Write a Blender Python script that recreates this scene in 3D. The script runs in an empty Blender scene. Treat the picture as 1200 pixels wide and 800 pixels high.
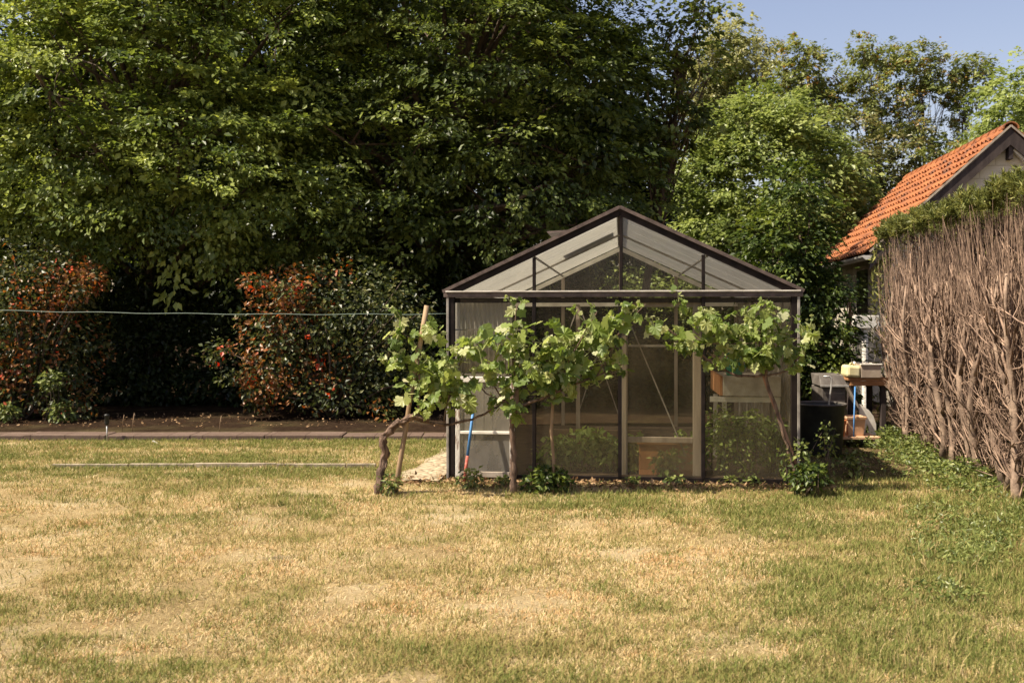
import bpy, math, random
import numpy as np
from mathutils import Vector, Matrix
random.seed(7)
SC = bpy.context.scene
COL = SC.collection
F = 35/36*1200.0
CAMZ = 1.52

def at(px, py, Y):
    """photograph pixel (1200x800) seen at depth Y -> world point"""
    return Vector(((px-600)/F*Y, Y, CAMZ-(py-370)/F*Y))

# ------------------------------------------------------------------ tagging
def tag(o, label=None, cat=None, group=None, kind=None):
    if label: o['label'] = label
    if cat: o['category'] = cat
    if group: o['group'] = group
    if kind: o['kind'] = kind
    return o

def thing(name, label, cat, loc=(0, 0, 0), rz=0, group=None):
    o = bpy.data.objects.new(name, None)
    o.empty_display_size = 0.2
    o.location = loc
    o.rotation_euler = (0, 0, rz)
    COL.objects.link(o)
    return tag(o, label, cat, group)

def root_of(o):
    while o.parent: o = o.parent
    return o

# ------------------------------------------------------------------ mesh builder
class MB:
    def __init__(self): self.v = []; self.f = []
    def add(self, vs, fs):
        n = len(self.v)
        self.v += [tuple(x) for x in vs]
        self.f += [tuple(i+n for i in f) for f in fs]
        return self
    def box(self, c, s, M=None):
        x, y, z = s[0]/2, s[1]/2, s[2]/2
        vs = [Vector((i*x, j*y, k*z)) for k in (-1, 1) for j in (-1, 1) for i in (-1, 1)]
        if M is not None: vs = [M @ p for p in vs]
        vs = [p+Vector(c) for p in vs]
        return self.add(vs, [(0, 2, 3, 1), (4, 5, 7, 6), (0, 1, 5, 4), (2, 6, 7, 3), (0, 4, 6, 2), (1, 3, 7, 5)])
    def beam(self, p, q, w, h, up=(0, 0, 1)):
        p, q = Vector(p), Vector(q)
        d = q-p; L = d.length; d.normalize()
        up = Vector(up)
        if abs(d.dot(up)) > .98: up = Vector((0, 1, 0))
        s = d.cross(up).normalized(); u = s.cross(d).normalized()
        M = Matrix((s, d, u)).transposed()
        return self.box((p+q)/2, (w, L, h), M)
    def tube(self, path, radii, n=8, cap=True):
        path = [Vector(p) for p in path]
        if not hasattr(radii, '__len__'): radii = [radii]*len(path)
        rings = []
        prev = None
        for i, p in enumerate(path):
            d = (path[min(i+1, len(path)-1)]-path[max(i-1, 0)])
            if d.length < 1e-9: d = Vector((0, 0, 1))
            d.normalize()
            if prev is None:
                a = d.cross(Vector((0.13, 1, 0.21)))
                if a.length < 1e-3: a = d.cross(Vector((1, 0, 0)))
            else:
                a = prev - d*prev.dot(d)
            a.normalize(); prev = a
            b = d.cross(a)
            rings.append([p+(a*math.cos(2*math.pi*k/n)+b*math.sin(2*math.pi*k/n))*radii[i] for k in range(n)])
        vs = [v for r in rings for v in r]; fs = []
        for i in range(len(rings)-1):
            for k in range(n):
                k2 = (k+1) % n
                fs.append((i*n+k, i*n+k2, (i+1)*n+k2, (i+1)*n+k))
        if cap:
            fs.append(tuple(reversed(range(n)))); fs.append(tuple((len(rings)-1)*n+k for k in range(n)))
        return self.add(vs, fs)
    def lathe(self, c, prof, n=24, sx=1, sy=1):
        c = Vector(c); vs = []; fs = []
        for r, z in prof:
            for k in range(n):
                a = 2*math.pi*k/n
                vs.append(c+Vector((r*math.cos(a)*sx, r*math.sin(a)*sy, z)))
        for i in range(len(prof)-1):
            for k in range(n):
                k2 = (k+1) % n
                fs.append((i*n+k, i*n+k2, (i+1)*n+k2, (i+1)*n+k))
        return self.add(vs, fs)
    def prism(self, poly, d):
        """closed polygon (3D points) extruded along vector d"""
        n = len(poly); d = Vector(d)
        vs = [Vector(p) for p in poly]+[Vector(p)+d for p in poly]
        fs = [tuple(reversed(range(n))), tuple(range(n, 2*n))]
        for k in range(n):
            k2 = (k+1) % n
            fs.append((k, k2, n+k2, n+k))
        return self.add(vs, fs)
    def build(self, name, mat, parent=None, local=False, smooth=False, bevel=0):
        off = Vector((0, 0, 0))
        if parent is not None and not local: off = Vector(root_of(parent).location)
        me = bpy.data.meshes.new(name)
        me.from_pydata([Vector(v)-off for v in self.v], [], self.f)
        import bmesh
        bm = bmesh.new(); bm.from_mesh(me)
        bmesh.ops.recalc_face_normals(bm, faces=bm.faces)
        bm.to_mesh(me); bm.free()
        if mat: me.materials.append(mat)
        if smooth: me.polygons.foreach_set('use_smooth', [True]*len(me.polygons))
        o = bpy.data.objects.new(name, me)
        COL.objects.link(o)
        if parent is not None: o.parent = parent
        if bevel:
            m = o.modifiers.new('bevel', 'BEVEL'); m.width = bevel; m.segments = 2; m.limit_method = 'ANGLE'
        return o

# numpy instanced mesh of one template polygon set
LEAF = (np.array([(0, 0, 0), (.42, .30, .07), (1, 0, -.10), (.42, -.30, .07)], float), [(0, 1, 2), (0, 2, 3)])
LONGLEAF = (np.array([(0, 0, 0), (.35, .17, .05), (1, 0, -.12), (.35, -.17, .05)], float), [(0, 1, 2), (0, 2, 3)])
SCALE = (np.array([(0, 0, 0), (.3, .10, .02), (1, 0, 0), (.3, -.10, .02)], float), [(0, 1, 2), (0, 2, 3)])
def grape_template():
    pts = []
    ang = [180, 150, 118, 100, 78, 58, 44, 24, 12, 0]
    rad = [.06, .46, .50, .64, .72, .60, .80, .72, .82, 1.0]
    half = [(math.radians(a), r) for a, r in zip(ang, rad)]
    for a, r in half: pts.append((r*math.cos(a), r*math.sin(a)))
    for a, r in reversed(half[:-1]): pts.append((r*math.cos(a), -r*math.sin(a)))
    pts = pts[:-1]
    vs = [(0.0, 0.0, 0.0)]
    for i, (x, y) in enumerate(pts):
        z = -.16*(x*x+y*y)+.10*abs(y)+(.05 if i % 2 else -.04)
        vs.append((x, y, z))
    fs = [(0, i+1, (i+1) % len(pts)+1) for i in range(len(pts))]
    v = np.array(vs); v[:, 0] += .1
    return v*.62, fs
GRAPE = grape_template()

def unit(a):
    return a/np.maximum(np.linalg.norm(a, axis=1, keepdims=True), 1e-9)

def cloud(name, pos, nrm, tip, size, tint, tmpl, mat, parent=None, off=None, smooth=False, widths=None, curl=None):
    tv, tf = tmpl
    N = len(pos); k = len(tv)
    n = unit(nrm); t = unit(tip-n*np.sum(tip*n, axis=1, keepdims=True)); b = np.cross(n, t)
    w = np.ones(N) if widths is None else widths
    cu = np.ones(N) if curl is None else curl
    V = pos[:, None, :]+size[:, None, None]*(tv[None, :, 0, None]*t[:, None, :]+w[:, None, None]*tv[None, :, 1, None]*b[:, None, :]+cu[:, None, None]*tv[None, :, 2, None]*n[:, None, :])
    V = V.reshape(-1, 3)
    if off is None and parent is not None: off = root_of(parent).location
    if off is not None: V = V-np.array(off)[None, :]
    return raw_mesh(name, V, N, k, tf, tint, mat, parent, smooth)

def raw_mesh(name, V, N, k, tf, tint, mat, parent, smooth=False):
    loops = np.concatenate([np.array(f) for f in tf])
    lens = np.array([len(f) for f in tf])
    L = (np.arange(N)[:, None]*k+loops[None, :]).ravel()
    starts1 = np.concatenate([[0], np.cumsum(lens)[:-1]])
    S = (np.arange(N)[:, None]*len(loops)+starts1[None, :]).ravel()
    me = bpy.data.meshes.new(name)
    me.vertices.add(len(V)); me.vertices.foreach_set('co', V.astype(np.float32).ravel())
    me.loops.add(len(L)); me.loops.foreach_set('vertex_index', L.astype(np.int32))
    me.polygons.add(len(S)); me.polygons.foreach_set('loop_start', S.astype(np.int32))
    me.update(calc_edges=True)
    a = me.attributes.new('tint', 'FLOAT', 'FACE')
    a.data.foreach_set('value', np.repeat(tint, len(tf)).astype(np.float32))
    me.polygons.foreach_set('use_smooth', np.full(len(S), smooth, dtype=bool))
    me.materials.append(mat)
    o = bpy.data.objects.new(name, me); COL.objects.link(o)
    if parent is not None: o.parent = parent
    return o

# ------------------------------------------------------------------ noise
_rng = np.random.default_rng(3)
_G = _rng.random((256, 256))
def vnoise(x, y):
    xi = np.floor(x).astype(int); yi = np.floor(y).astype(int)
    fx = x-xi; fy = y-yi
    fx = fx*fx*(3-2*fx); fy = fy*fy*(3-2*fy)
    g = lambda a, b: _G[a % 256, b % 256]
    return (g(xi, yi)*(1-fx)+g(xi+1, yi)*fx)*(1-fy)+(g(xi, yi+1)*(1-fx)+g(xi+1, yi+1)*fx)*fy
def fbm(x, y, o=4):
    s = 0; a = .5
    for i in range(o):
        s = s+a*vnoise(x+17.3*i, y+5.1*i); x = x*2.03; y = y*2.03; a *= .5
    return s/(1-.5**o)

# ------------------------------------------------------------------ materials
class NT:
    def __init__(self, name):
        self.m = bpy.data.materials.new(name); self.m.use_nodes = True
        self.t = self.m.node_tree; self.t.nodes.clear()
        self.out = self.n('ShaderNodeOutputMaterial')
    def n(self, typ, **kw):
        x = self.t.nodes.new(typ)
        for k, v in kw.items(): setattr(x, k, v)
        return x
    def l(self, a, b): self.t.links.new(a, b)
    def noise(self, scale, detail=5, rough=.6, vec=None, stretch=None):
        t = self.n('ShaderNodeTexNoise'); t.inputs['Scale'].default_value = scale
        t.inputs['Detail'].default_value = detail; t.inputs['Roughness'].default_value = rough
        c = self.n('ShaderNodeTexCoord')
        src = c.outputs['Object']
        if stretch:
            mp = self.n('ShaderNodeMapping'); mp.inputs['Scale'].default_value = stretch
            self.l(src, mp.inputs['Vector']); src = mp.outputs['Vector']
        self.l(src, t.inputs['Vector'])
        return t.outputs['Fac']
    def ramp(self, fac, stops):
        r = self.n('ShaderNodeValToRGB'); e = r.color_ramp.elements
        while len(e) < len(stops): e.new(.5)
        for i, (p, c) in enumerate(stops):
            e[i].position = p; e[i].color = (*c, 1) if hasattr(c, '__len__') else (c, c, c, 1)
        self.l(fac, r.inputs['Fac'])
        return r.outputs['Color']
    def bump(self, h, strength, dist=.02):
        b = self.n('ShaderNodeBump'); b.inputs['Strength'].default_value = strength; b.inputs['Distance'].default_value = dist
        self.l(h, b.inputs['Height']); return b.outputs['Normal']
    def mix(self, a, b, fac):
        x = self.n('ShaderNodeMixShader')
        if isinstance(fac, (int, float)): x.inputs[0].default_value = fac
        else: self.l(fac, x.inputs[0])
        self.l(a, x.inputs[1]); self.l(b, x.inputs[2]); return x.outputs[0]
    def done(self, sh): self.l(sh, self.out.inputs['Surface']); return self.m

def pmat(name, c1, c2, scale=6, rough=.7, metal=0, bump=.2, bscale=None, stretch=None, lo=.35, hi=.65, spec=.3):
    t = NT(name)
    f = t.noise(scale, stretch=stretch)
    col = t.ramp(f, [(lo, c1), (hi, c2)])
    p = t.n('ShaderNodeBsdfPrincipled')
    t.l(col, p.inputs['Base Color'])
    p.inputs['Roughness'].default_value = rough; p.inputs['Metallic'].default_value = metal
    p.inputs['Specular IOR Level'].default_value = spec
    if bump:
        h = t.noise(bscale or scale*4, 8, .7, stretch=stretch)
        t.l(t.bump(h, bump, .01), p.inputs['Normal'])
    return t.done(p.outputs[0])

def leafmat(name, stops, trans=.35, gloss=.05, rough=.4, back=1.0):
    t = NT(name)
    a = t.n('ShaderNodeAttribute'); a.attribute_name = 'tint'
    col = t.ramp(a.outputs['Fac'], stops)
    d = t.n('ShaderNodeBsdfDiffuse'); t.l(col, d.inputs['Color'])
    tr = t.n('ShaderNodeBsdfTranslucent')
    hs = t.n('ShaderNodeHueSaturation'); hs.inputs['Hue'].default_value = .492; hs.inputs['Saturation'].default_value = 1.1; hs.inputs['Value'].default_value = 1.35
    t.l(col, hs.inputs['Color']); t.l(hs.outputs[0], tr.inputs['Color'])
    s = t.mix(d.outputs[0], tr.outputs[0], trans)
    g = t.n('ShaderNodeBsdfGlossy'); g.inputs['Roughness'].default_value = rough
    g.inputs['Color'].default_value = (1, 1, 1, 1)
    return t.done(t.mix(s, g.outputs[0], gloss))

def glassmat(name, lo, hi, col=(.5, .47, .4), scale=3, transp=(.92, .93, .90), streak=True, gloss=.8, low_dirt=None):
    """thin pane: clear glass with a film of dust / whitewash between lo and hi"""
    t = NT(name)
    tp = t.n('ShaderNodeBsdfTransparent'); tp.inputs['Color'].default_value = (*transp, 1)
    gl = t.n('ShaderNodeBsdfGlossy'); gl.inputs['Roughness'].default_value = .06
    fr = t.n('ShaderNodeFresnel'); fr.inputs['IOR'].default_value = 1.45
    mu = t.n('ShaderNodeMath', operation='MULTIPLY'); mu.inputs[1].default_value = gloss; t.l(fr.outputs[0], mu.inputs[0])
    g = t.mix(tp.outputs[0], gl.outputs[0], mu.outputs[0])
    d = t.n('ShaderNodeBsdfDiffuse'); d.inputs['Color'].default_value = (*col, 1)
    tl = t.n('ShaderNodeBsdfTranslucent'); tl.inputs['Color'].default_value = (*col, 1)
    dirt = t.mix(d.outputs[0], tl.outputs[0], .5)
    n1 = t.noise(scale, 6, .65, stretch=(1, 1, .35) if streak else None)
    r = t.ramp(n1, [(.38 if hi < .2 else .3, lo), (.74, hi)])
    fac = r
    if low_dirt:
        tc = t.n('ShaderNodeTexCoord'); sx = t.n('ShaderNodeSeparateXYZ'); t.l(tc.outputs['Object'], sx.inputs[0])
        mr = t.n('ShaderNodeMapRange'); mr.inputs['From Min'].default_value = low_dirt[0]; mr.inputs['From Max'].default_value = low_dirt[1]
        mr.inputs['To Min'].default_value = low_dirt[2]; mr.inputs['To Max'].default_value = 0
        t.l(sx.outputs['Z'], mr.inputs['Value'])
        ad = t.n('ShaderNodeMath', operation='ADD'); ad.use_clamp = True; t.l(r, ad.inputs[0]); t.l(mr.outputs[0], ad.inputs[1]); fac = ad.outputs[0]
    return t.done(t.mix(g, dirt, fac))

M = {}
M['bark'] = pmat('bark', (.05, .035, .025), (.13, .095, .065), 9, .9, bump=.6, stretch=(1, 1, .3))
M['vinebark'] = pmat('vine_bark', (.055, .034, .024), (.22, .145, .10), 30, .9, bump=1.0, stretch=(1, 1, .25))
M['twig'] = pmat('dry_twig', (.078, .048, .034), (.38, .262, .185), 7, .9, bump=.4, bscale=60)
M['hedgebark'] = pmat('hedge_trunk_bark', (.09, .06, .043), (.34, .245, .175), 9, .95, bump=.8, bscale=50)
M['stake'] = pmat('weathered_stake', (.20, .13, .07), (.36, .25, .15), 14, .85, bump=.5, stretch=(1, 1, .12))
M['stake_red'] = pmat('reddish_stake', (.22, .10, .06), (.42, .27, .19), 12, .85, bump=.5, stretch=(1, 1, .12))
M['frame_dark'] = pmat('dark_frame', (.006, .004, .0035), (.018, .012, .010), 12, .65, bump=.1, spec=.15)
M['alu'] = pmat('weathered_aluminium', (.20, .18, .155), (.36, .33, .29), 10, .5, metal=.25, bump=.12)
M['ledge'] = pmat('pale_ledge', (.34, .30, .25), (.56, .52, .45), 8, .55, bump=.1)
M['verge'] = pmat('verge_cap', (.06, .043, .037), (.13, .095, .08), 14, .6, bump=.15)
M['greywood'] = pmat('greyed_wood', (.24, .195, .15), (.40, .34, .27), 10, .85, bump=.4, stretch=(1, 1, .1))
M['peelwhite'] = pmat('peeling_white_paint', (.22, .14, .10), (.66, .62, .55), 26, .8, bump=.5, stretch=(1, 1, .25), lo=.40, hi=.50)
M['white'] = pmat('white_paint', (.62, .58, .50), (.80, .76, .68), 8, .6, bump=.15)
M['blue'] = pmat('blue_handle', (.05, .17, .42), (.10, .26, .52), 16, .5, bump=.1)
M['redhandle'] = pmat('red_handle', (.28, .05, .03), (.45, .16, .12), 30, .6, bump=.2)
M['render'] = pmat('wall_render', (.48, .42, .33), (.62, .56, .45), 3, .9, bump=.25)
M['darkwood'] = pmat('dark_bargeboard', (.028, .020, .018), (.06, .045, .04), 8, .8, bump=.4, stretch=(1, 1, .2))
M['gutter'] = pmat('zinc_gutter', (.42, .40, .37), (.58, .55, .5), 8, .5, metal=.3, bump=.1)
M['soil'] = pmat('soil', (.030, .019, .012), (.085, .055, .036), 7, .95, bump=1.0, bscale=40)
M['stone'] = pmat('pale_strip', (.15, .12, .08), (.36, .30, .21), 9, .9, bump=.5)
M['black'] = pmat('black_plastic', (.012, .012, .012), (.03, .03, .028), 8, .5, bump=.1)
M['tub'] = pmat('dark_tub', (.018, .02, .018), (.045, .046, .04), 6, .6, bump=.15)
M['grey'] = pmat('grey_plastic', (.065, .055, .047), (.13, .115, .10), 6, .65, bump=.15)
M['crate'] = pmat('beige_plastic', (.32, .25, .19), (.44, .36, .28), 6, .65, bump=.15)
M['terracotta'] = pmat('terracotta', (.45, .12, .035), (.62, .20, .07), 10, .8, bump=.3)
M['peach'] = pmat('peach_pot', (.50, .30, .17), (.62, .40, .25), 8, .8, bump=.2)
M['canister'] = pmat('yellow_canister', (.60, .52, .26), (.70, .64, .40), 5, .5, bump=.1)
M['orangewood'] = pmat('orange_wood', (.28, .13, .055), (.42, .22, .10), 9, .7, bump=.4, stretch=(.3, 1, 1))
M['orangeboard'] = pmat('orange_board', (.36, .15, .06), (.48, .24, .11), 3, .85, bump=.3)
M['tanboard'] = pmat('tan_board', (.15, .095, .055), (.24, .16, .10), 5, .85, bump=.3, stretch=(.2, 1, 1))
M['green_plastic'] = pmat('green_plastic', (.01, .17, .10), (.02, .25, .15), 8, .4, bump=.05)
M['wire'] = pmat('green_wire', (.09, .13, .105), (.16, .21, .175), 40, .5, bump=0)
M['metal'] = pmat('galvanised_tube', (.45, .43, .40), (.6, .58, .54), 20, .4, metal=.5, bump=.05)
M['glass'] = glassmat('dusty_glass', .002, .055, (.46, .38, .26), 2.6, gloss=.35, transp=(.91, .90, .86), low_dirt=(.0, .8, .10))
M['glass_gable'] = glassmat('gable_glass', .003, .05, (.40, .36, .29), 3.0, gloss=.4, transp=(.95, .95, .93))
M['white_side'] = glassmat('whitewashed_side_glass', .45, .85, (.60, .57, .51), 2.2)
M['white_roof'] = glassmat('whitewashed_roof_glass', .45, .85, (.58, .56, .52), 1.6)
M['milky'] = glassmat('milky_sheet', .25, .60, (.50, .46, .40), 3.5)
M['windowglass'] = glassmat('window_glass', .02, .08, (.3, .28, .25), 3, transp=(.35, .35, .33))

# leaf greens
M['leaf_light'] = leafmat('leaf_light', [(0, (.060, .090, .018)), (.5, (.155, .20, .040)), (1, (.32, .37, .09))], .42, .02)
M['leaf_dark'] = leafmat('leaf_dark', [(0, (.028, .043, .009)), (.5, (.080, .110, .022)), (1, (.19, .23, .05))], .40, .02)
M['leaf_mid'] = leafmat('leaf_mid', [(0, (.09, .125, .028)), (.5, (.20, .25, .065)), (1, (.34, .39, .13))], .42, .02)
M['leaf_pale'] = leafmat('leaf_pale', [(0, (.18, .19, .06)), (.6, (.33, .34, .13)), (1, (.46, .44, .21))], .4, .02)
M['leaf_olive'] = leafmat('leaf_olive', [(0, (.09, .115, .028)), (.6, (.22, .25, .07)), (.95, (.33, .33, .11)), (1, (.28, .17, .05))], .35, .02)
M['leaf_brownish'] = leafmat('leaf_brownish', [(0, (.05, .06, .018)), (.6, (.11, .12, .036)), (1, (.20, .17, .06))], .3, .02)
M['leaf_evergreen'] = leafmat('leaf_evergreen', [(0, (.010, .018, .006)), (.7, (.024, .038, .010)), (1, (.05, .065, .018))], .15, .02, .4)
M['leaf_ivy'] = leafmat('leaf_ivy', [(0, (.020, .036, .008)), (.6, (.062, .095, .018)), (1, (.17, .21, .04))], .35, .02, .45)
M['leaf_photinia'] = leafmat('leaf_photinia', [(0, (.020, .034, .010)), (.45, (.070, .086, .022)), (.68, (.14, .14, .04)), (.74, (.20, .115, .033)), (.88, (.29, .115, .034)), (.96, (.46, .085, .03)), (1, (.60, .07, .03))], .36, .025, .42)
M['leaf_vine'] = leafmat('leaf_vine', [(0, (.07, .115, .022)), (.35, (.16, .22, .045)), (.65, (.28, .34, .085)), (.85, (.40, .43, .18)), (1, (.52, .52, .33))], .48, .02, .5)
M['leaf_weed'] = leafmat('leaf_weed', [(0, (.045, .065, .014)), (.5, (.12, .155, .04)), (1, (.27, .29, .09))], .3, .02)
M['leaf_tomato'] = leafmat('leaf_tomato', [(0, (.09, .14, .03)), (.5, (.24, .33, .08)), (1, (.42, .50, .17))], .35, .02)
M['leaf_conifer'] = leafmat('leaf_conifer', [(0, (.05, .062, .018)), (.5, (.14, .155, .042)), (1, (.38, .36, .11))], .3, .01)
M['leaf_deadshade'] = leafmat('leaf_dead_shade', [(0, (.016, .010, .007)), (1, (.06, .038, .026))], .1, .0)  # dead scales, coloured near black to paint shade between the hedge stems
M['grass'] = leafmat('grass_blades', [(0, (.085, .115, .028)), (.22, (.17, .19, .055)), (.40, (.27, .235, .085)), (.55, (.40, .30, .135)), (.75, (.54, .415, .21)), (.9, (.70, .58, .35)), (1, (.46, .27, .11))], .22, .0)

def groundmat():
    t = NT('lawn_soil')
    a = t.n('ShaderNodeAttribute'); a.attribute_name = 'green'
    n = t.noise(.9, 8, .7); n2 = t.noise(14, 6, .7)
    straw = t.ramp(n, [(.28, (.24, .165, .08)), (.5, (.36, .27, .135)), (.72, (.55, .45, .29))])
    green = t.ramp(n2, [(.3, (.07, .085, .025)), (.7, (.17, .16, .055))])
    mx = t.n('ShaderNodeMix', data_type='RGBA'); t.l(a.outputs['Fac'], mx.inputs['Factor']); t.l(straw, mx.inputs[6]); t.l(green, mx.inputs[7])
    m2 = t.n('ShaderNodeMix', data_type='RGBA', blend_type='MULTIPLY'); m2.inputs['Factor'].default_value = .7
    sp = t.ramp(t.noise(70, 4, .8), [(.3, .5), (.65, 1.15)])
    t.l(mx.outputs[2], m2.inputs[6]); t.l(sp, m2.inputs[7])
    a2 = t.n('ShaderNodeAttribute'); a2.attribute_name = 'earth'
    er = t.ramp(n2, [(.3, (.014, .009, .006)), (.7, (.045, .029, .019))])
    m3 = t.n('ShaderNodeMix', data_type='RGBA'); t.l(a2.outputs['Fac'], m3.inputs['Factor']); t.l(m2.outputs[2], m3.inputs[6]); t.l(er, m3.inputs[7])
    p = t.n('ShaderNodeBsdfDiffuse'); t.l(m3.outputs[2], p.inputs['Color'])
    t.l(t.bump(t.noise(60, 8, .8), .9, .02), p.inputs['Normal'])
    return t.done(p.outputs[0])
M['ground'] = groundmat()

def pathmat():
    t = NT('sandy_cobbles')
    v = t.n('ShaderNodeTexVoronoi'); v.inputs['Scale'].default_value = 9; v.feature = 'DISTANCE_TO_EDGE'
    c = t.n('ShaderNodeTexCoord'); t.l(c.outputs['Object'], v.inputs['Vector'])
    n = t.noise(7, 6, .7)
    base = t.ramp(n, [(.3, (.26, .20, .13)), (.7, (.46, .38, .26))])
    e = t.ramp(v.outputs['Distance'], [(0, .35), (.14, 1)])
    mx = t.n('ShaderNodeMix', data_type='RGBA', blend_type='MULTIPLY'); mx.inputs['Factor'].default_value = .7
    t.l(base, mx.inputs[6]); t.l(e, mx.inputs[7])
    p = t.n('ShaderNodeBsdfDiffuse'); t.l(mx.outputs[2], p.inputs['Color'])
    t.l(t.bump(v.outputs['Distance'], .8, .05), p.inputs['Normal'])
    return t.done(p.outputs[0])
M['path'] = pathmat()

def brickmat():
    t = NT('edging_bricks')
    b = t.n('ShaderNodeTexBrick'); c = t.n('ShaderNodeTexCoord')
    mp = t.n('ShaderNodeMapping'); mp.inputs['Rotation'].default_value = (math.pi/2, 0, 0)
    t.l(c.outputs['Object'], mp.inputs['Vector']); t.l(c.outputs['Object'], b.inputs['Vector'])
    b.inputs['Scale'].default_value = 1.0; b.inputs['Brick Width'].default_value = .42; b.inputs['Row Height'].default_value = .3
    b.inputs['Mortar Size'].default_value = .006; b.offset = 0
    b.inputs['Color1'].default_value = (.13, .092, .072, 1); b.inputs['Color2'].default_value = (.165, .12, .095, 1); b.inputs['Mortar'].default_value = (.08, .055, .043, 1)
    n = t.ramp(t.noise(13, 8, .75), [(.3, .6), (.7, 1.1)])
    mx = t.n('ShaderNodeMix', data_type='RGBA', blend_type='MULTIPLY'); mx.inputs['Factor'].default_value = .8
    t.l(b.outputs['Color'], mx.inputs[6]); t.l(n, mx.inputs[7])
    p = t.n('ShaderNodeBsdfDiffuse'); t.l(mx.outputs[2], p.inputs['Color'])
    t.l(t.bump(t.noise(45, 8, .8), .6, .01), p.inputs['Normal'])
    return t.done(p.outputs[0])
M['brick'] = brickmat()

def tilemat():
    t = NT('roof_tiles')
    n = t.noise(2.2, 7, .7); n2 = t.noise(11, 6, .7)
    c1 = t.ramp(n, [(.35, (.11, .05, .03)), (.46, (.29, .095, .028)), (.72, (.40, .15, .047))])
    s = t.ramp(n2, [(.30, .40), (.52, .95), (.8, 1.15)])
    mx = t.n('ShaderNodeMix', data_type='RGBA', blend_type='MULTIPLY'); mx.inputs['Factor'].default_value = .75
    t.l(c1, mx.inputs[6]); t.l(s, mx.inputs[7])
    p = t.n('ShaderNodeBsdfPrincipled'); t.l(mx.outputs[2], p.inputs['Base Color']); p.inputs['Roughness'].default_value = .85
    t.l(t.bump(t.noise(30, 8, .7), .4, .01), p.inputs['Normal'])
    return t.done(p.outputs[0])
M['tile'] = tilemat()

def blockmat():
    t = NT('gable_blocks')
    b = t.n('ShaderNodeTexBrick'); c = t.n('ShaderNodeTexCoord')
    sp = t.n('ShaderNodeSeparateXYZ'); cb = t.n('ShaderNodeCombineXYZ')
    t.l(c.outputs['Object'], sp.inputs[0])
    ad = t.n('ShaderNodeMath', operation='ADD'); t.l(sp.outputs['X'], ad.inputs[0]); t.l(sp.outputs['Y'], ad.inputs[1])
    t.l(ad.outputs[0], cb.inputs['X']); t.l(sp.outputs['Z'], cb.inputs['Y'])
    t.l(cb.outputs[0], b.inputs['Vector'])
    b.inputs['Scale'].default_value = 1; b.inputs['Brick Width'].default_value = .5; b.inputs['Row Height'].default_value = .21
    b.inputs['Mortar Size'].default_value = .008
    b.inputs['Color1'].default_value = (.60, .54, .44, 1); b.inputs['Color2'].default_value = (.66, .60, .50, 1); b.inputs['Mortar'].default_value = (.46, .40, .31, 1)
    n = t.ramp(t.noise(5, 8, .7), [(.3, .75), (.7, 1.05)])
    mx = t.n('ShaderNodeMix', data_type='RGBA', blend_type='MULTIPLY'); mx.inputs['Factor'].default_value = .8
    t.l(b.outputs['Color'], mx.inputs[6]); t.l(n, mx.inputs[7])
    p = t.n('ShaderNodeBsdfDiffuse'); t.l(mx.outputs[2], p.inputs['Color'])
    t.l(t.bump(t.noise(40, 8, .7), .3, .01), p.inputs['Normal'])
    return t.done(p.outputs[0])
M['block'] = blockmat()

# ------------------------------------------------------------------ camera, light, world
cam = bpy.data.cameras.new('camera'); cam.lens = 35; cam.sensor_width = 36; cam.shift_y = -30/1200
cam.clip_end = 1000; cam.clip_start = .05
cam.dof.use_dof = True; cam.dof.focus_distance = 8.9; cam.dof.aperture_fstop = 3.5
co = bpy.data.objects.new('camera', cam); co.location = (0, 0, CAMZ); co.rotation_euler = (math.pi/2, 0, 0)
COL.objects.link(co); SC.camera = co

SUN_EL = math.radians(55)
SUN_H = Vector((-1, -.30, 0)).normalized()           # horizontal direction towards the sun
to_sun = Vector((SUN_H.x*math.cos(SUN_EL), SUN_H.y*math.cos(SUN_EL), math.sin(SUN_EL)))
sl = bpy.data.lights.new('sun', 'SUN'); sl.energy = 5.0; sl.angle = math.radians(.53); sl.color = (1, .89, .72)
so = bpy.data.objects.new('sun', sl); so.location = (-20, -5, 30)
so.rotation_euler = (-to_sun).to_track_quat('-Z', 'Y').to_euler(); COL.objects.link(so)
w = bpy.data.worlds.new('World'); SC.world = w; w.use_nodes = True
wt = w.node_tree; bg = wt.nodes['Background']
sky = wt.nodes.new('ShaderNodeTexSky'); sky.sky_type = 'NISHITA'; sky.sun_disc = False
sky.sun_elevation = SUN_EL; sky.sun_rotation = math.atan2(to_sun.x, to_sun.y)
sky.air_density = 1.3; sky.dust_density = 1.4; sky.ozone_density = 1.5; sky.altitude = 100
tn = wt.nodes.new('ShaderNodeMix'); tn.data_type = 'RGBA'; tn.blend_type = 'MULTIPLY'; tn.inputs['Factor'].default_value = 1
tn.inputs[7].default_value = (1.20, .99, .99, 1)
wt.links.new(sky.outputs[0], tn.inputs[6]); wt.links.new(tn.outputs[2], bg.inputs[0]); bg.inputs[1].default_value = .072
SC.view_settings.view_transform = 'Standard'; SC.view_settings.look = 'None'
SC.view_settings.exposure = 1.12; SC.view_settings.gamma = 1
SC.render.engine = 'CYCLES'
SC.cycles.max_bounces = 10; SC.cycles.transparent_max_bounces = 16; SC.cycles.transmission_bounces = 6; SC.cycles.diffuse_bounces = 4

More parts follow.
